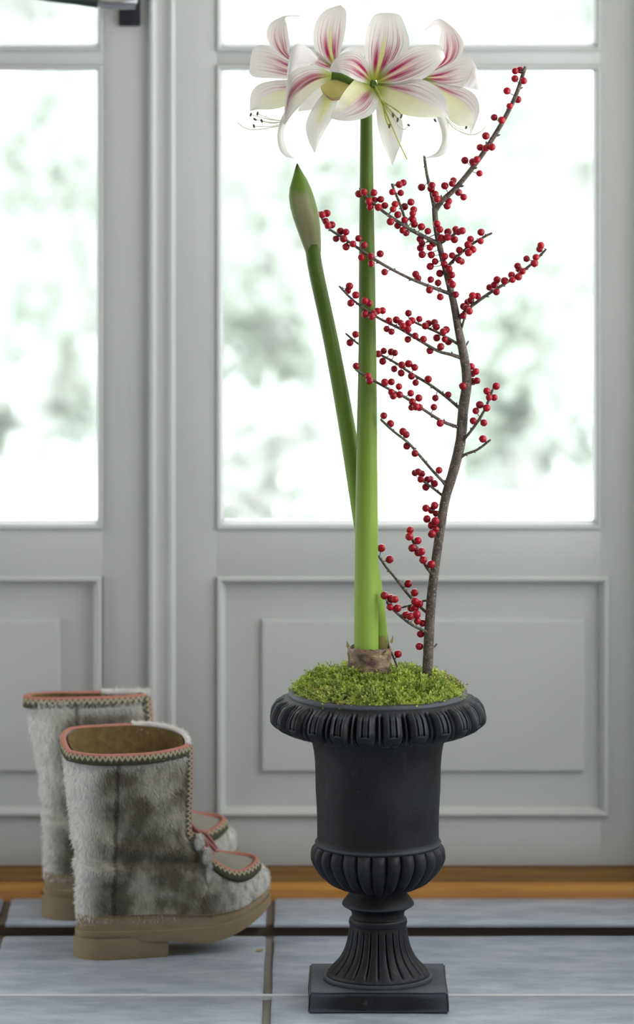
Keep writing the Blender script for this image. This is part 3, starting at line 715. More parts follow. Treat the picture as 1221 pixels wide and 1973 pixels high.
petal_obj(fc, M['p_white'], ([(628, 172, 36), (602, 208, 48), (589, 240, 52), (594, 270, 46), (606, 295, 40)], [(640, 172, 32), (622, 214, 42), (610, 244, 46), (604, 272, 42), (606, 295, 40)], [(656, 176, 36), (643, 220, 48), (628, 248, 52), (613, 276, 46), (607, 295, 40)]))
petal_obj(fc, M['p_pale'], ([(645, 150, 40), (612, 166, 56), (590, 186, 60), (574, 211, 56)], [(645, 158, 42), (616, 180, 60), (596, 199, 64), (574, 213, 56)], [(645, 168, 40), (622, 194, 56), (602, 210, 60), (575, 215, 56)]))

# right flower, seen from the side
fd = flower([(712, 178, 4), (752, 160, 0), (800, 151, -4), (818, 151, -6)], [7, 8, 9, 9])
petal_obj(fd, M['p_side'], ([(812, 144, 0), (840, 124, 14), (845, 100, 24), (846, 78, 22), (849, 58, 12), (842, 49, 4), (829, 51, 0), (818, 59, 0)], [(812, 146, 0), (856, 122, 20), (868, 100, 32), (868, 78, 28), (862, 58, 16), (846, 44, 6), (830, 46, 0), (818, 59, 0)], [(812, 148, 0), (872, 122, 14), (890, 102, 22), (892, 80, 20), (881, 62, 12), (864, 46, 4), (842, 36, 0), (818, 58, 0)]))
petal_obj(fd, M['p_side'], ([(814, 146, -2), (850, 133, -22), (880, 116, -34), (904, 110, -40), (915, 124, -36)], [(814, 150, 0), (852, 148, -12), (882, 141, -24), (903, 139, -32), (912, 134, -36)], [(814, 154, -2), (848, 166, -22), (874, 171, -34), (892, 168, -40), (910, 142, -38)]))
petal_obj(fd, M['p_tip'], ([(915, 123, -36), (922, 142, -40), (933, 173, -34)], [(904, 144, -40), (916, 158, -44), (932, 173, -34)], [(891, 168, -40), (912, 172, -38), (932, 174, -34)]))
petal_obj(fd, M['p_lowR'], ([(820, 150, -4), (858, 162, -24), (896, 170, -38), (918, 188, -44), (923, 218, -42), (906, 261, -30)], [(820, 154, -2), (858, 178, -18), (890, 196, -32), (908, 214, -40), (913, 236, -38), (906, 261, -30)], [(820, 158, -4), (850, 196, -24), (864, 228, -36), (884, 243, -40), (902, 244, -36), (905, 261, -30)]))
petal_obj(fd, M['p_pale'], ([(826, 190, -16), (841, 226, -20), (850, 254, -22), (850, 276, -24), (840, 294, -24), (820, 304, -22)], [(832, 190, -22), (850, 226, -28), (859, 254, -30), (858, 277, -30), (846, 297, -28), (820, 304, -22)], [(840, 190, -16), (860, 226, -20), (867, 254, -22), (865, 279, -24), (851, 300, -24), (821, 305, -22)]))
strand(fd, [(830, 165, -8), (860, 230, -20), (885, 253, -24), (910, 260, -26), (928, 252, -26), (936, 243, -26)], 1.2, 'style')
for (x, y, a_) in [(898, 245, -.2), (838, 232, .6)]:
    strand(fd, [(830, 165, -8), (856, 222, -18), (x - 12 if x > 850 else 842, y + 4 if x > 850 else 215, -22), (x, y, -24)], 0.9); anther(fd, x, y, -24, a_, 4.0)
# dry bract hanging under the pedicels
petal_obj(am, M['bract'], ([(672, 150, -8), (646, 148, -10), (624, 154, -12), (617, 166, -10)], [(674, 164, -4), (650, 168, 2), (632, 174, 0), (619, 174, -8)], [(676, 178, -8), (656, 190, -10), (640, 191, -12), (622, 180, -12)]), name='spathe')
petal_obj(am, M['bractedge'], ([(617, 165, -12), (623, 178, -24), (636, 187, -28), (654, 188, -18)], [(619, 172, -14), (626, 183, -26), (638, 190, -30), (655, 190, -18)], [(621, 178, -12), (629, 188, -24), (640, 194, -28), (656, 193, -16)]), name='spathe_edge')

# ------------------------------------------------------------------ winterberry branch
br = empty('berry_branch', P(823, 1330, 0)); tag(br, 'tall leafless branch full of red winter berries standing in the urn', 'branch')
BINV = Matrix.Translation(-br.location)
def z3(X_, Y_): return (640 + X_ / 2.8395, 110 + Y_ / 2.8395)
def z4(X_, Y_): return (640 + X_ / 3.3917, 530 + Y_ / 3.3917)
def z5(X_, Y_): return (640 + X_ / 4.4846, 940 + Y_ / 4.4846)
def z2(X_, Y_): return (540 + X_ / 4.696, 290 + Y_ / 4.696)
me_berry = None
b = MB(); R0 = 1.0
rows = []
for i in range(10):
    ph = min(max(math.pi * i / 9, 0.03), math.pi - 0.03)
    rr = R0 * (1 if i not in (0,) else 0.9)
    rows.append([(math.sin(ph) * math.cos(q) * rr, math.sin(ph) * math.sin(q) * rr, math.cos(ph) * rr * 0.97) for q in [2 * math.pi * k / 14 for k in range(14)]])
b.grid(rows, close_u=True)
b.tube([(0, 0, -0.95), (0, 0, -1.06)], [0.16, 0.10], 6)
me_berry = b.mesh('berry', M['berry'])
trunk_tab = [(823, 1340, 0, 21), (823, 1310, 0, 21), (826, 1230, 0, 19.5), (831, 1150, 0, 18.5), (838, 1090, 0, 18), (848, 1020, 0, 18), (858, 960, 0, 18.5), (874, 905, 0, 20), (887, 850, 0, 20), (892, 790, -2, 20), (899, 735, -2, 19), (894, 690, -3, 18), (884, 640, -4, 16), (875, 590, -5, 14.5), (868, 560, -6, 13), (858, 520, -7, 12), (848, 480, -8, 11.5), (840, 440, -8, 11), (837, 400, -8, 11)]
TW = []                                            # each: name, control (px, py, d, w), berries
TW.append(('main_stem', trunk_tab, [z3(*q) for q in [(572, 912), (587, 943), (594, 988), (548, 1022), (533, 1042), (541, 1082), (562, 1118), (535, 1145), (480, 995), (490, 1018), (482, 1045), (491, 1080), (614, 1090), (612, 1132), (637, 1160), (653, 1192), (588, 1183), (645, 1230), (657, 1244), (675, 1299)]]
           + [z4(*q) for q in [(907, 597), (938, 630), (915, 645), (918, 695), (945, 690), (852, 725)]] + [z5(*q) for q in [(883, 152), (808, 175), (855, 193), (895, 222), (817, 268), (890, 287), (858, 325), (893, 360), (860, 398), (763, 1260), (752, 1368)]]))
TW.append(('twig', [(838, 404, -8, 8), (830, 370, -6, 6), (822, 335, -4, 5), (817, 300, -2, 4.5)], [z3(*q) for q in [(488, 712), (540, 720), (545, 700), (562, 750), (573, 776)]]))
TW.append(('twig', [(839, 404, -8, 10), (850, 388, -9, 9), (880, 360, -12, 8.5), (920, 310, -16, 8.5), (950, 265, -19, 8), (975, 222, -21, 7.5), (995, 180, -23, 7), (1012, 128, -25, 6.5)],
           [z3(*q) for q in [(1000, 76), (1026, 70), (998, 118), (1046, 130), (955, 185), (1014, 232), (970, 268), (885, 330), (926, 345), (839, 431), (808, 494), (839, 498), (872, 492), (725, 565), (768, 573), (790, 560), (805, 636), (718, 766), (690, 740), (615, 704), (655, 692), (662, 675), (636, 788), (628, 815)]]))
TW.append(('twig', [(842, 468, -8, 7.5), (815, 455, -22, 6.5), (790, 442, -30, 6), (760, 423, -36, 5.5), (735, 405, -40, 5), (712, 385, -42, 4.5), (692, 362, -42, 4)],
           [z3(*q) for q in [(145, 748), (172, 738), (227, 742), (199, 788), (207, 820), (265, 778), (232, 782), (252, 822), (287, 812), (343, 805), (332, 832), (318, 900), (358, 862), (357, 922), (395, 890), (403, 962), (385, 948), (445, 835), (440, 855), (440, 888), (448, 915), (487, 928), (522, 952)]]))
TW.append(('twig', [(784, 437, -30, 4.5), (776, 410, -24, 4.5), (768, 388, -18, 4.2), (754, 354, -12, 4)], [z3(*q) for q in [(366, 697), (388, 687), (328, 738), (374, 743), (430, 793), (395, 818)]]))
TW.append(('twig', [(846, 470, -8, 5.5), (862, 460, -16, 5), (880, 448, -22, 4)], [z3(*q) for q in [(632, 957), (630, 985), (675, 942), (690, 955), (710, 950), (668, 998)]]))
TW.append(('twig', [(861, 515, -7, 6), (885, 490, -14, 5), (910, 470, -20, 4.5), (935, 455, -24, 4), (948, 449, -26, 4)], [z3(*q) for q in [(813, 958), (811, 1006), (755, 996), (742, 1026), (768, 1053), (745, 1070), (695, 1056), (692, 1110), (707, 1118), (655, 1085)]]))
TW.append(('twig', [(884, 622, -5, 6), (890, 605, -8, 6), (938, 568, -14, 5.5), (978, 543, -18, 5), (1020, 512, -22, 4.5), (1052, 480, -26, 4)],
           [z3(*q) for q in [(1140, 1030), (1133, 1050), (1062, 1103), (1113, 1095), (1105, 1128), (1013, 1143), (1020, 1160), (1040, 1172), (980, 1192), (1018, 1202), (985, 1218), (942, 1224), (900, 1218), (886, 1247), (860, 1260), (897, 1284), (794, 1307), (767, 1305), (757, 1332), (740, 1340), (717, 1364), (735, 1375), (750, 1390), (715, 1415)]]))
TW.append(('twig', [(868, 566, -6, 7), (850, 560, -14, 6), (810, 545, -26, 5.5), (780, 532, -34, 5), (735, 508, -42, 5), (700, 485, -48, 5), (660, 458, -50, 4.5), (630, 437, -48, 4), (614, 408, -44, 3.6)],
           [z3(*q) for q in [(75, 957), (45, 953), (20, 994), (61, 994), (143, 992), (112, 1022), (75, 1038), (174, 1028), (160, 1096), (210, 1090), (213, 1130), (262, 1076), (286, 1176), (456, 1188), (468, 1210), (538, 1217), (578, 1235), (531, 1274), (590, 1312)]] + [z2(*q) for q in [(420, 568), (378, 580), (410, 640), (465, 672), (430, 680)]]))
TW.append(('twig', [(890, 690, -3, 7), (868, 683, -12, 5.5), (843, 676, -20, 5), (805, 654, -30, 5), (770, 633, -38, 5), (728, 612, -44, 4.5), (681, 579, -48, 4), (653, 551, -48, 4)],
           [z4(*q) for q in [(112, 72), (101, 103), (153, 130), (120, 183), (213, 167), (240, 183), (215, 257), (270, 252), (258, 272), (296, 235), (328, 232), (370, 297), (355, 352), (386, 370), (418, 292), (446, 312), (497, 315), (460, 332), (493, 355), (541, 397), (493, 420), (595, 419), (638, 493), (708, 468)]]))
TW.append(('twig', [(884, 664, -4, 5), (862, 651, 2, 4.5), (840, 639, 8, 4.2), (799, 621, 14, 4), (787, 612, 16, 3.6)], [z4(*q) for q in [(497, 249), (568, 287), (520, 297), (607, 332), (628, 316), (668, 310), (679, 338), (682, 410), (743, 357), (725, 370), (735, 420), (758, 435)]]))
TW.append(('twig', [(888, 790, 0, 6), (884, 786, 4, 5.5), (861, 766, 14, 5), (829, 742, 24, 4.8), (793, 720, 32, 4.5), (758, 697, 40, 4.2), (729, 682, 44, 4), (705, 670, 46, 4), (688, 661, 46, 3.8), (665, 642, 46, 3.6)],
           [z4(*q) for q in [(152, 387), (115, 441), (336, 495), (385, 502), (408, 508), (329, 563), (404, 613), (453, 587), (499, 579), (538, 603), (450, 640), (517, 660), (544, 703), (626, 680), (673, 803), (757, 781), (300, 515)]]))
TW.append(('twig', [(888, 826, 0, 6.5), (882, 823, -4, 6), (852, 812, -14, 5.5), (817, 790, -24, 5), (781, 766, -32, 5), (746, 748, -40, 4.6), (714, 730, -46, 4.4), (684, 712, -48, 4)],
           [z4(*q) for q in [(155, 595), (234, 660), (243, 690), (343, 700), (386, 698), (435, 728), (386, 765), (398, 790), (440, 782), (512, 772), (522, 828), (565, 803), (517, 865), (545, 860), (568, 865), (663, 863), (704, 968)]]))
TW.append(('twig', [(866, 940, 0, 6), (859, 934, -2, 5.5), (835, 909, -8, 5), (811, 881, -14, 4.8), (787, 854, -18, 4.5), (758, 831, -22, 4.2), (733, 808, -26, 4)], [z4(*q) for q in [(336, 919), (380, 971), (461, 1022), (482, 1042), (486, 1117), (540, 1165), (697, 1275)]]))
TW.append(('twig', [(862, 962, 0, 5), (855, 957, 4, 4.6), (829, 937, 10, 4.2), (805, 921, 14, 3.8)], [z4(*q) for q in [(539, 1293), (560, 1285), (585, 1298), (577, 1335), (622, 1337), (640, 1333), (611, 1385), (667, 1362)]]))
TW.append(('twig', [(838, 1106, -4, 6), (831, 1105, -10, 5.5), (818, 1087, -16, 5), (805, 1058, -20, 4.5), (796, 1045, -22, 4), (789, 1022, -24, 3.6)], [z5(*q) for q in [(671, 365), (665, 420), (738, 455), (690, 518), (740, 560), (770, 550), (785, 622), (855, 660)]]))
TW.append(('twig', [(829, 1190, 0, 5.5), (821, 1180, 4, 5), (800, 1161, 12, 4.6), (780, 1138, 20, 4.4), (760, 1112, 28, 4.2), (743, 1092, 34, 4), (728, 1070, 40, 3.6)], [z5(*q) for q in [(423, 520), (494, 618), (655, 827), (711, 905), (755, 1000), (715, 980)]]))
TW.append(('twig', [(827, 1220, -2, 6), (816, 1215, -8, 5), (792, 1203, -14, 4.6), (765, 1182, -20, 4.2), (744, 1160, -24, 3.8)], [z5(*q) for q in [(450, 930), (507, 958), (540, 962), (500, 1030), (562, 1040), (635, 1098), (670, 1110), (727, 1095), (735, 1150), (780, 1168)]]))
TW.append(('twig', [(831, 1156, 4, 3.6), (815, 1158, 10, 3.4), (795, 1165, 14, 3.2), (773, 1171, 18, 3)], [z5(*q) for q in [(712, 1040), (680, 1040)]]))
TW.append(('twig', [(889, 850, -4, 6), (893, 847, -8, 5), (911, 825, -12, 4.6), (932, 792, -16, 4.4), (950, 748, -20, 4)], [z4(*q) for q in [(1070, 725), (1009, 757), (1023, 800), (1057, 800), (963, 847), (1008, 868), (937, 887), (920, 952), (990, 965)]]))
TW.append(('twig', [(889, 880, -2, 5.5), (897, 875, -6, 4.6), (920, 866, -10, 4.2), (945, 847, -14, 4)], [z4(983, 1070)]))
TW.append(('twig', [(889, 632, -6, 4), (893, 618, -10, 3.6), (898, 604, -12, 3)], [])) 
nberry = 0
for name, tab, berries in TW:
    pts = [np.array(q) for q in crom(tab, max(10, len(tab) * 5))]
    b = MB()
    wp = [P(q[0], q[1], q[2]) for q in pts]
    n = len(wp)
    rad = []
    for i, q in enumerate(pts):
        r = q[3] * S0 / 2
        r *= 1 + 0.05 * noise.noise((q[0] * 0.3, q[1] * 0.3, 2))
        if name == 'twig': r *= 1.16
        rad.append(r)
    if name == 'twig': rad[-1] *= 0.7
    b.tube(wp, rad, 14 if name == 'main_stem' else 8)
    # buds and nodes along the wood
    k = 3
    while k < n - 1:
        q = pts[k]; a = random.uniform(0, 6.28); t = (wp[k] - wp[k - 1]).normalized()
        o = Vector((math.cos(a), 0.5 * math.sin(a), math.sin(a))); o = (o - t * o.dot(t)).normalized()
        if name == 'twig' or random.random() < 0.35:
            rr = rad[k]; b.tube([wp[k] + o * rr * 0.5, wp[k] + o * rr * 1.3 + t * rr * 0.3, wp[k] + o * rr * 1.9 + t * rr * 0.9], [rr * .75 if name == 'twig' else rr * .3, rr * .5 if name == 'twig' else rr * .22, rr * .15], 6)
        k += random.randint(3, 6)
    spots = []
    for (x, y) in berries:
        rpx = random.uniform(6.6, 7.8) if y < 1000 else random.uniform(7.1, 8.5)
        j = min(range(n), key=lambda i: (pts[i][0] - x) ** 2 + (pts[i][1] - y) ** 2)
        dist = math.hypot(pts[j][0] - x, pts[j][1] - y)
        wr = pts[j][3] / 2
        need = rpx + wr + 1.0
        off = math.sqrt(max(0.0, need * need - dist * dist)) if dist < need else random.uniform(0, 5)
        sgn = -1 if (dist > need * .55 and random.random() < 0.5) or dist <= need * .55 else 1
        dep = pts[j][2] + sgn * off
        for tries in range(12):                      # keep the berries of a bunch from sinking into each other
            if all((x - s[0]) ** 2 + (y - s[1]) ** 2 + (dep - s[2]) ** 2 > (0.93 * (rpx + s[3])) ** 2 for s in spots): break
            dep += sgn * 3.0
        spots.append((x, y, dep, rpx))
        c = P(x, y, dep)
        jj = max(0, min(n - 1, j + random.choice((-1, 0, 0, 1))))
        mid = (wp[jj] + c) / 2 + Vector((0, 0, -0.0012))
        if (wp[jj] - c).length > rpx * S0 * 0.9:
            b.tube([wp[jj], mid, c], [0.00075, 0.00062, 0.0007], 5, caps=False)
    o = b.build(name, M['bark'], None, sharp=60); o.data.transform(BINV); o.parent = br
    for (x, y, dep, rpx) in spots:
        q = put('berry', me_berry, o); c = P(x, y, dep) - br.location
        q.location = c; q.scale = (rpx * S0,) * 3
        q.rotation_euler = (random.uniform(-2, 2), random.uniform(-2, 2), random.uniform(0, 6)); nberry += 1
print('berries', nberry)
# loose twig beside the bulb
tw = empty('loose_twig', P(776, 1325, 6)); tag(tw, 'thin bare twig with one red berry leaning between the bulb and the branch', 'twig')
b = MB(); pp = [P(*z5(x, y), d) for x, y, d in [(455, 1140, 22), (480, 1330, 20), (518, 1440, 14), (568, 1560, 8), (610, 1680, 4), (625, 1730, 4)]]
b.tube([Vector(q) for q in crom([tuple(p) for p in pp], 16)], [0.0018 * (0.6 + 0.5 * i / 15) for i in range(16)], 8)
b.tube([P(*z5(535, 1480), 12), P(*z5(552, 1465), 8), P(*z5(567, 1440), 2)], 0.0008, 5)
b.tube([P(*z5(560, 1550), 8), P(*z5(590, 1590), 2), P(*z5(600, 1630), 0)], 0.0009, 5)
o = b.build('stem', M['bark'], None, sharp=60); o.data.transform(Matrix.Translation(-tw.location)); o.parent = tw
q = put('berry', me_berry, tw); q.location = P(*z5(567, 1435), 0) - tw.location; q.scale = (7.6 * S0,) * 3; q.rotation_euler = (0.5, 2.0, 0)

# ------------------------------------------------------------------ fur boots
# local frame: u from heel to toe (x), w towards the viewer's left hand side (y), z up
BL = 0.325
ztab = [  # z, back, front, half width, egg bias
    (0.040, 0.015, 0.304, 0.046, 0.30), (0.060, 0.013, 0.310, 0.047, 0.30), (0.075, 0.012, 0.311, 0.047, 0.28), (0.090, 0.012, 0.309, 0.0465, 0.22),
    (0.103, 0.012, 0.304, 0.046, 0.12), (0.113, 0.012, 0.298, 0.0455, -0.10), (0.121, 0.012, 0.290, 0.045, -0.36), (0.128, 0.012, 0.278, 0.0445, -0.65), (0.134, 0.012, 0.259, 0.0445, -0.85), (0.139, 0.012, 0.237, 0.0445, -0.80),
    (0.145, 0.012, 0.214, 0.045, -0.25), (0.153, 0.012, 0.198, 0.046, -0.1), (0.167, 0.010, 0.186, 0.048, 0.0), (0.185, 0.007, 0.181, 0.050, 0.0), (0.220, 0.003, 0.181, 0.053, 0.0), (0.262, -0.002, 0.182, 0.056, -0.15), (0.300, -0.006, 0.183, 0.058, -0.35), (0.312, -0.006, 0.183, 0.058, -0.45)]
NA = 96
def spring(u, z):
    s = 0.036 * max(0.0, (u - 0.190) / 0.120) ** 2
    return s * max(0.0, 1 - max(0.0, z - 0.06) / 0.075)
def boot_ring(z, inset=0.0, top=False):
    bk, ft, hw, k = lerp_tab(ztab, z)
    bk += inset; ft -= inset; hw -= inset
    ring = []
    for i in range(NA):
        a = 2 * math.pi * i / NA
        cx = -math.cos(a); t = (1 + cx) / 2                      # 0 heel, 1 toe
        sx = math.copysign(abs(cx) ** 0.85, cx)
        u = (bk + ft) / 2 + sx * (ft - bk) / 2
        w = math.copysign(abs(math.sin(a)) ** 0.78, math.sin(a)) * hw * (1 + k * (t - 0.55))
        zz = z + spring(u, z)
        fold = 0.0034 * math.sin(z * 150 + u * 20) * math.exp(-((z - 0.155) / 0.03) ** 2)
        seam = -0.0022 * math.exp(-((u - 0.060) / 0.006) ** 2) if z > 0.06 else 0
        n = 0.0022 * noise.noise((u * 18, w * 18, z * 18))
        f = 1 + (fold + seam + n) / max(hw, 0.01)
        ring.append(Vector((u + (fold + n) * cx * 0.6, w * f, zz + (0.026 * max(0, -math.sin(a)) * 0 if not top else 0))))
    return ring
def top_z(p):                                       # the far side of the shaft stands higher than the near side
    return 0.020 * max(0.0, min(1.0, (p.y + 0.02) / 0.07)) - 0.004 * math.sin(max(0, min(1, p.x / 0.19)) * math.pi) * (p.y < 0)
def shape_top(ring, z):
    k = max(0.0, (z - 0.20) / 0.112)
    return [Vector((p.x, p.y, p.z + top_z(p) * k)) for p in ring]
def make_boot(squash):
    root = empty('fur_boot')
    def shape_top(ring, z):
        k = max(0.0, (z - 0.20) / 0.112)
        return [Vector((p.x - squash * 0.010 * k, p.y * (1 - squash * 0.55 * k), p.z + top_z(p) * k * (1 - squash))) for p in ring]
    zs = [0.040 + (0.312 - 0.040) * i / 59 for i in range(60)]
    rows = [shape_top(boot_ring(z), z) for z in zs]
    b = MB(); b.grid(rows, close_u=True)
    up = b.build('fur_upper', M['fur'], root)
    at = up.data.attributes.new('root', 'FLOAT_VECTOR', 'POINT'); at.data.foreach_set('vector', np.array(b.v, dtype=np.float32).ravel())
    # fur hairs
    V = np.array([[tuple(p) for p in r] for r in rows])
    cnt = 34000
    i0 = RNG.integers(0, 59, cnt * 2); j0 = RNG.integers(0, NA, cnt * 2); s, t = RNG.random(cnt * 2), RNG.random(cnt * 2)
    a_, b_, c_, d_ = V[i0, j0], V[i0, (j0 + 1) % NA], V[i0 + 1, (j0 + 1) % NA], V[i0 + 1, j0]
    area = np.linalg.norm(np.cross(b_ - a_, d_ - a_), axis=1)
    keep = RNG.random(cnt * 2) < np.clip(area / np.percentile(area, 70), 0.05, 1)
    pos = a_ * ((1 - s) * (1 - t))[:, None] + b_ * (s * (1 - t))[:, None] + c_ * (s * t)[:, None] + d_ * ((1 - s) * t)[:, None]
    nr = np.cross(b_ - a_, d_ - a_); nr /= np.linalg.norm(nr, axis=1)[:, None] + 1e-12
    bare = (((pos[:, 0] - 0.244) / 0.047) ** 2 + ((pos[:, 1] + 0.007) / 0.0315) ** 2 < 1.1) & (pos[:, 2] > 0.09) | (pos[:, 2] < 0.056 + np.array([spring(u, 0.05) - 0.008 * max(0.0, min(1, (u - .14) / .12)) for u in pos[:, 0]]))
    keep &= ~bare
    pos, nr = pos[keep][:cnt], nr[keep][:cnt]
    n = len(pos)
    cen = np.stack([pos[:, 0] * 0 + 0.10, pos[:, 1] * 0, pos[:, 2]], 1)
    flip = np.sum(nr * (pos - cen), axis=1) < 0; nr[flip] *= -1
    ln = RNG.uniform(0.006, 0.0105, n) * np.where(pos[:, 0] < 0.05, 1.15, 1.0) * np.where(pos[:, 0] > 0.21, 0.7, 1.0)
    down = np.tile(np.array([0.12, 0, -0.85]), (n, 1)) + RNG.normal(0, 0.30, (n, 3))
    dr_ = down - nr * np.sum(down * nr, axis=1)[:, None] + nr * RNG.uniform(0.25, 0.75, n)[:, None]
    dr_ /= np.linalg.norm(dr_, axis=1)[:, None]
    sd = np.cross(dr_, nr); sd /= np.linalg.norm(sd, axis=1)[:, None] + 1e-9
    w = 0.00055
    p0 = pos - nr * 0.0008
    mid = p0 + dr_ * (ln * 0.6)[:, None]
    tipp = p0 + dr_ * ln[:, None] - nr * (ln * 0.12)[:, None]
    HV = np.stack([p0 - sd * w, p0 + sd * w, mid + sd * w * .7, mid - sd * w * .7, tipp], 1).reshape(-1, 3)
    me = bpy.data.meshes.new('fur')
    fs = []
    for q in range(n): k = q * 5; fs.append((k, k + 1, k + 2, k + 3)); fs.append((k + 3, k + 2, k + 4))
    me.from_pydata(HV.tolist(), [], fs)
    at = me.attributes.new('root', 'FLOAT_VECTOR', 'POINT'); at.data.foreach_set('vector', np.repeat(pos, 5, axis=0).astype(np.float32).ravel())
    me.polygons.foreach_set('use_smooth', [True] * len(me.polygons)); me.materials.append(M['fur'])
    hair = put('fur', me, root); hair['kind'] = 'stuff'
    # lining
    rows = [shape_top(boot_ring(z, 0.007), z) for z in [0.312 - 0.16 * i / 12 for i in range(13)]]
    b = MB(); b.grid(rows, close_u=True)
    c0 = sum(rows[-1], Vector()) / NA; k0 = len(b.v); b.add([c0], []); b.f += [(12 * NA + i, 12 * NA + (i + 1) % NA, k0) for i in range(NA)]
    b.build('lining', M['lining'], root)
    # sole
    def footprint(extra, z0):
        out = []
        for p in boot_ring(0.050):
            c = Vector((0.16, 0, 0)); q = Vector((p.x, p.y, 0)); d = (q - c).normalized()
            out.append(q + Vector((d.x * extra, math.copysign(extra, q.y) * min(1, abs(q.y) / 0.02), 0)))
        return out
    def solebot(u): return 0.026 - 0.008 * math.exp(-((u - 0.205) / 0.05) ** 2) + 0.040 * max(0.0, (u - 0.205) / 0.105) ** 2
    def soletop(u): return 0.041 + 0.036 * max(0.0, (u - 0.190) / 0.120) ** 2
    fp = footprint(0.004, 0)
    b = MB()
    lo = [Vector((p.x, p.y * 0.98, min(solebot(p.x), soletop(p.x) - 0.012))) for p in fp]; lo2 = [Vector((p.x, p.y, q.z + 0.003)) for p, q in zip(fp, lo)]
    hi = [Vector((p.x, p.y, soletop(p.x))) for p in fp]; hi2 = [Vector((p.x * 0.985 + 0.0024, p.y * 0.94, q.z + 0.001)) for p, q in zip(fp, hi)]
    cl = [Vector((p.x * 0.8 + .03, p.y * 0.02, q.z)) for p, q in zip(fp, lo)]
    b.grid([cl, lo, lo2, hi, hi2], close_u=True)
    b.build('outsole', M['rubber'], root, sharp=45)
    # heel block
    b = MB(); hp = []
    for i in range(40):
        a = math.pi / 2 + math.pi * i / 39
        hp.append((0.062 + math.cos(a) * 0.054, math.sin(a) * 0.044))
    hp = [(0.142, 0.044)] + hp + [(0.142, -0.044)]
    def hz(u, top): return 0.024 if top else 0.0
    b.grid([[Vector((x * 1.0, y * 0.96, 0.0)) for x, y in hp], [Vector((x, y, 0.004)) for x, y in hp], [Vector((x, y, 0.032)) for x, y in hp]], close_u=True)
    b.f.append(tuple(reversed(range(len(hp)))))
    b.build('heel', M['rubber'], root, sharp=40)
    # rubber rand above the welt
    rows = []
    for k, (dz, ex) in enumerate([(0.0, 0.0), (0.001, 0.0022), (0.010, 0.0020), (0.021, 0.0016), (0.024, 0.0004), (0.024, -0.004)]):
        r = []
        for p in boot_ring(0.040 + dz * 0.8):
            c = Vector((0.16, 0, 0)); d = Vector((p.x - c.x, p.y, 0)).normalized()
            z = soletop(p.x) + dz * (1 - 0.45 * max(0.0, min(1, (p.x - 0.14) / 0.12)))
            r.append(Vector((p.x + d.x * ex, p.y + math.copysign(ex, p.y), z)))
        rows.append(r)
    b = MB(); b.grid(rows, close_u=True); b.build('rand', M['rubber'], root, sharp=50)
    # braid round the mouth: from the front edge, along the near side, heel and most of the far side
    def braid(path, outs, wid, rep, name='braid_trim', th_=0.0022):
        bb = MB(); rows = []; uvs = []; L = 0.0
        for i, (p, (o, dn)) in enumerate(zip(path, outs)):
            if i: L += (p - path[i - 1]).length
            o = o.normalized(); dn = dn.normalized()
            pr = [(-0.0045, 0.001, 0.0), (-0.0030, -0.0012, 0.06), (0.0, -0.0022, 0.16), (0.0022 + th_, -0.0006, 0.28), (0.0026 + th_, wid * .45, 0.55), (0.0024 + th_, wid * .92, 0.95), (0.0004, wid, 1.0)]
            rows.append([p + o * a + dn * c for a, c, v in pr]); uvs.append([(L / rep, v) for a, c, v in pr])
        bb.grid(rows, uvs); return bb.build(name, M['braid'], root)
    ring = shape_top(boot_ring(0.312), 0.312)
    cen = Vector((0.097, 0, 0))
    order = [i % NA for i in range(NA // 2 + 5, NA + int(NA * 0.30))]        # near side (w < 0) from the front, heel, far side
    path = [ring[i] for i in order]
    outs = [(Vector((p.x - cen.x, p.y * 2.2, 0)), Vector((0, 0, -1))) for p in path]
    braid(path, outs, 0.0155, 0.0085)
    # braid down the front edge of the near flap
    ie = NA // 2 + 5
    path = []; outs = []
    for k in range(30):
        z = 0.314 - (0.314 - 0.150) * k / 29
        rr = shape_top(boot_ring(max(0.14, min(z, 0.312))), z); p = rr[ie] + Vector((0.0025, -0.001, 0)); p.z = z - (0.004 if k == 0 else 0)
        path.append(p); outs.append((Vector((0.35, -1, 0)), Vector((-1, -0.15, 0))))
    path = [q + Vector((0.0035, 0, 0)) for q in path]
    braid(path, outs, 0.0150, 0.0075, th_=0.001)
    # white fur edge on the far flap
    rim = [ring[i] for i in range(int(NA * 0.29), NA // 2 + 6)]
    hv = []; hf = []
    for q in range(2600):
        t = random.random() * (len(rim) - 1.001); i = int(t); p = rim[i].lerp(rim[i + 1], t - i)
        p = p + Vector((random.uniform(-.002, .003), random.uniform(-.004, .004), random.uniform(-.010, .003)))
        d = Vector((random.gauss(.35, .35), random.gauss(0, .5), random.gauss(.35, .45))).normalized(); s = d.cross(Vector((0, 0, 1))).normalized() * 0.0006
        l = random.uniform(.004, .009); k = len(hv)
        hv += [tuple(p - s), tuple(p + s), tuple(p + d * l)]; hf.append((k, k + 1, k + 2))
    b = MB(); b.tube(rim, 0.0042, 8); b.add(hv, hf); b.build('white_fur_edge', M['pompom'], root)
    # toe apron and its braid
    ap = []
    for k in range(48):
        a = 2 * math.pi * k / 48
        u = 0.244 + math.cos(a) * 0.047; w = math.sin(a) * 0.0315 * (1 - 0.05 * math.cos(a)) - 0.007
        ap.append((u, w))
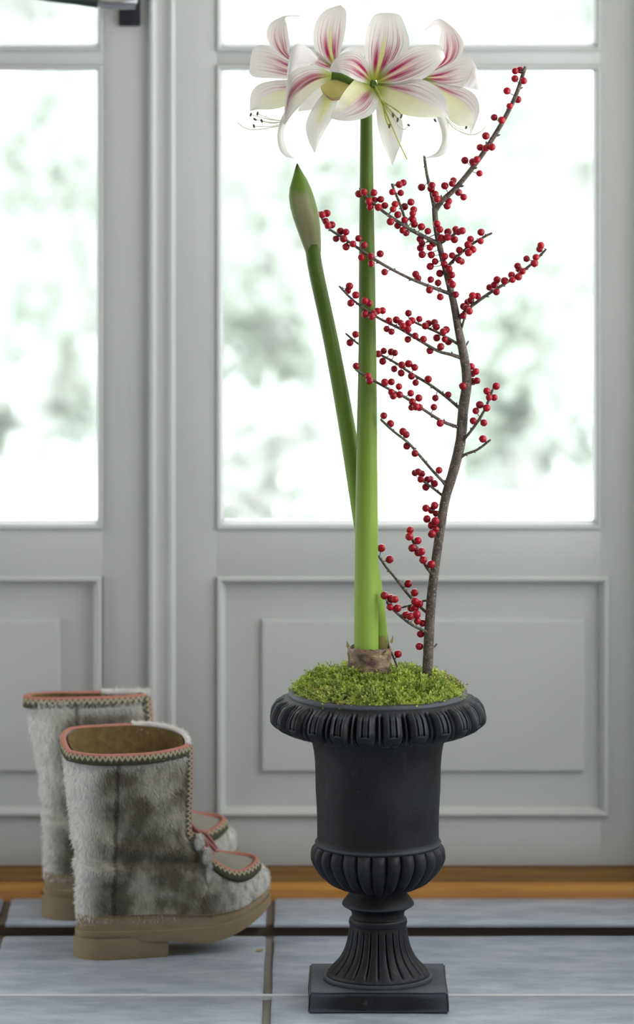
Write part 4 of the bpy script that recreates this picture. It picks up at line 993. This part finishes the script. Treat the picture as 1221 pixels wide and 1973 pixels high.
    def apz(u, w):
        # height of the toe box there: the highest ring that still covers (u, w)
        lo_, hi_ = 0.06, 0.16
        for _ in range(22):
            mz = (lo_ + hi_) / 2; bk, ft, hw, kk = lerp_tab(ztab, mz)
            cc = (bk + ft) / 2; a2 = (u - cc) / ((ft - bk) / 2)
            ins = abs(a2) < 1
            if ins:
                sx = math.copysign(abs(a2) ** (1 / 0.85), a2); sn = math.sqrt(max(0, 1 - sx * sx)); t = (1 + sx) / 2
                ins = abs(w) < sn ** 0.78 * hw * (1 + kk * (t - 0.55))
            if ins: lo_ = mz
            else: hi_ = mz
        lo_ = max(lo_, 0.101)
        return lo_ + spring(u, lo_)
    rows = []
    for j in range(7):
        f = j / 6
        rows.append([Vector((0.244 + (u - 0.244) * f, -0.007 + (w + 0.007) * f, apz(0.244 + (u - 0.244) * f, -0.007 + (w + 0.007) * f) + 0.0028 - 0.004 * (1 - f) * 0)) for u, w in ap])
    b = MB(); b.grid(rows, close_u=True); b.build('toe_apron', M['suede'], root)
    path = []; outs = []
    for k in list(range(30, 48)) + list(range(0, 19)) if False else range(0, 49):
        u, w = ap[k % 48]; p = Vector((u, w, apz(u, w) + 0.004)); path.append(p)
        outs.append((Vector((0.15 * (u - 0.244), 0, 1.0)), Vector((u - 0.243, (w + 0.007) * 1.6, -0.02))))
    bb = MB(); rows = []; uvs = []; L = 0
    for i, (p, (o, dn)) in enumerate(zip(path, outs)):
        if i: L += (p - path[i - 1]).length
        dn = dn.normalized(); z_ = Vector((0, 0, 1))
        pr = [(-0.006, -0.004, 0.0), (-0.005, 0.003, 0.08), (-0.001, 0.0055, 0.22), (0.004, 0.0035, 0.40), (0.0060, -0.001, 0.70), (0.0070, -0.006, 0.96), (0.005, -0.010, 1.0)]
        rows.append([p + dn * a + z_ * c for a, c, v in pr]); uvs.append([(L / 0.0075, v) for a, c, v in pr])
    bb.grid(rows, uvs); bb.build('apron_trim', M['braid'], root)
    # tongue and laces, tassels
    b = MB(); rows = []
    for j in range(14):
        t = j / 13; z = 0.122 + 0.115 * t; bk, ft, hw, kk = lerp_tab(ztab, z)
        rows.append([Vector((ft + 0.0035 - 0.0008 * (k - 4) ** 2 + 0.002, (k - 4) * 0.006 + 0.004, z)) for k in range(9)])
    b.grid(rows); b.build('tongue', M['suede'], root)
    for pts in ([(0.186, -0.012, 0.190), (0.206, -0.010, 0.168), (0.216, -0.014, 0.148), (0.228, -0.020, 0.132)], [(0.188, 0.010, 0.186), (0.210, 0.006, 0.166), (0.224, 0.000, 0.150), (0.236, -0.008, 0.134)],
                [(0.190, -0.020, 0.168), (0.208, -0.010, 0.158), (0.214, 0.008, 0.154)], [(0.190, 0.014, 0.176), (0.214, 0.016, 0.170), (0.226, 0.016, 0.158), (0.232, 0.010, 0.146)]):
        b = MB(); b.tube([Vector(q) for q in crom(pts, 14)], 0.0026, 8); b.build('lace', M['cord'], root)
    for (c, rx, rz) in (((0.194, -0.030, 0.166), .011, .012), ((0.204, -0.038, 0.146), .009, .013), ((0.205, -0.044, 0.122), .006, .017)):
        hv = []; hf = []; c = Vector(c)
        for q in range(1100):
            d = Vector((random.gauss(0, 1), random.gauss(0, 1), random.gauss(0, 1))).normalized()
            p = c + Vector((d.x * rx * .7, d.y * rx * .7, d.z * rz * .75)); e = (d + Vector((0, 0, -.5))).normalized(); s = e.cross(Vector((.3, .2, 1))).normalized() * .0006
            l = random.uniform(.003, .0065); k = len(hv)
            hv += [tuple(p - s), tuple(p + s), tuple(p + e * l)]; hf.append((k, k + 1, k + 2))
        b = MB(); b.ball(c, 1, 12, 8, (rx * .75, rx * .75, rz * .8)); b.add(hv, hf); b.build('tassel', M['pompom'], root)
    return root
boot = make_boot(0.0)
tag(boot, 'front fur boot of the pair, wide open at the top, white tassels at its ankle', 'boot', 'pair of fur boots')
def place_boot(o, px_back, Yc, yaw, z=0.0, scl=(1, 1, 1)):
    o.rotation_euler = (0, 0, yaw); o.location = (X(px_back, Yc), Yc, z); o.scale = scl
place_boot(boot, 133, 0.268, math.radians(17))
b2 = make_boot(1.0)
tag(b2, 'rear fur boot of the pair, half hidden, closest to the door', 'boot', 'pair of fur boots')
place_boot(b2, 70, 0.505, math.radians(7), 0.0102, (1, 1, 1.085))

# small dry leaf crumb on the slate
b = MB(); b.grid([[P(495 + i * 4, 1834 - i * 2.2 + j * 5, 0, 0.30) * 1.0 for i in range(4)] for j in range(3)])
for i, v in enumerate(b.v): b.v[i] = (v[0], v[1] + (i // 4) * 0.004, 0.0016 + 0.0010 * ((i % 4) in (0, 3)) + 0.0004 * (i // 4))
crumb = b.build('leaf_crumb', plain('dry_yellow_leaf', (0.42, 0.33, 0.10), 0.8)); tag(crumb, 'tiny dry yellow leaf crumb on the slate beside the boot toe', 'leaf')

# ------------------------------------------------------------------ the winter garden outside
gb = MB(); rows = []
for j in range(30):
    y = 0.86 + 55 * (j / 29) ** 1.6
    rows.append([(x, y, -0.16 + 0.10 * noise.noise((x * .25, y * .25, 0)) * min(1, (y - .8) / 4)) for x in np.linspace(-16, 16, 40)])
gb.grid(rows); g = gb.build('ground', M['snow']); tag(g, kind='structure')
def shrub(name, px, Y, wid, hgt, mat, n, label, cat, group=None, lean=0.0, trunk_w=0.05, base=0.0, crown0=0.15):
    x = (px - 610.5) * (D0 + Y) / F; root = empty(name, (x, Y, -0.2)); tag(root, label, cat, group)
    t = MB(); t.tube([(0, 0, 0), (lean * .3, 0, hgt * .35), (lean * .7, 0, hgt * .7), (lean, 0, hgt * .97)], [trunk_w, trunk_w * .8, trunk_w * .5, trunk_w * .15], 8)
    for k in range(10):
        q = random.uniform(.3, .9); a = random.uniform(0, 6.28); l = wid * .42 * (1.1 - q * .6)
        s = Vector((lean * q, 0, hgt * q)); t.tube([s, s + Vector((math.cos(a) * l * .5, math.sin(a) * l * .5, l * .2)), s + Vector((math.cos(a) * l, math.sin(a) * l, l * .25))], [trunk_w * .3, trunk_w * .2, trunk_w * .08], 5)
    t.build('trunk', M['trunk'], root)
    v = []; f = []
    cl = [(random.gauss(0, wid * .26), random.gauss(0, wid * .26), random.uniform(crown0, 1.0) * hgt, random.uniform(.12, .26) * wid) for _ in range(16)]
    for i in range(n):
        cx, cy, cz, r = random.choice(cl)
        d = Vector((random.gauss(0, 1), random.gauss(0, 1), random.gauss(0, 1))).normalized() * r * random.random() ** .4
        p = Vector((cx + lean * cz / hgt + d.x, cy + d.y, max(0.03, cz + d.z)))
        a = Vector((random.gauss(0, 1), random.gauss(0, 1), random.gauss(0, 1))).normalized(); c = a.cross(Vector((random.gauss(0, 1), random.gauss(0, 1), random.gauss(0, 1)))).normalized()
        l = random.uniform(.05, .11); w = l * .35; k = len(v)
        v += [tuple(p), tuple(p + a * l * .5 + c * w), tuple(p + a * l), tuple(p + a * l * .5 - c * w)]; f.append((k, k + 1, k + 2, k + 3))
    b = MB(); b.add(v, f); o = b.build('foliage', mat, root); o['kind'] = 'stuff'
shrub('garden_tree', 520, 7.6, 0.95, 1.05, M['frost'], 2000, 'blurred haze-paled green tree behind the glass left of the flower stalk', 'tree')
shrub('garden_tree', 1010, 6.2, 0.55, 0.70, M['frost'], 1000, 'blurred haze-paled green shrub behind the glass right of the berry branch', 'shrub')
shrub('garden_tree', 1100, 9.3, 0.55, 0.75, M['haze_pale2'], 700, 'pale blurred bush outside near the right edge of the right pane', 'shrub')
shrub('garden_tree', 720, 12.6, 1.5, 1.25, M['frost'], 2600, 'blurred pale green tree seen behind the tall flower stalk', 'tree')
shrub('garden_tree', 60, 7.0, 0.5, 1.05, M['frost'], 1100, 'blurred thin haze-paled tree behind the left door pane', 'tree', lean=0.12)
shrub('garden_tree', 165, 10.5, 0.8, 1.0, M['frost'], 1200, 'blurred distant green tree beside the thin one in the left pane', 'tree')
shrub('garden_tree', 505, 5.2, 0.5, 0.42, M['haze_pale2'], 500, 'low pale blurred shrub above the sill of the right pane', 'shrub')
shrub('garden_tree', 800, 16.5, 2.2, 1.7, M['haze_pale2'], 2600, 'far pale tree blurred behind the large blossoms', 'tree')
hr = empty('hedge', (0, 30, -0.2)); tag(hr, 'blurred haze-paled hedge far across the snowy garden', 'hedge')
v = []; f = []
for i in range(9000):
    p = Vector((random.uniform(-7, 7), random.gauss(0, .4), random.random() ** .7 * 0.85))
    a = Vector((random.gauss(0, 1), random.gauss(0, 1), random.gauss(0, 1))).normalized(); c = a.cross(Vector((0.2, 0.4, 1))).normalized(); l = random.uniform(.1, .2); k = len(v)
    v += [tuple(p), tuple(p + a * l * .5 + c * l * .4), tuple(p + a * l), tuple(p + a * l * .5 - c * l * .4)]; f.append((k, k + 1, k + 2, k + 3))
b = MB(); b.add(v, f); o = b.build('foliage', M['haze_pale2'], hr); o['kind'] = 'stuff'
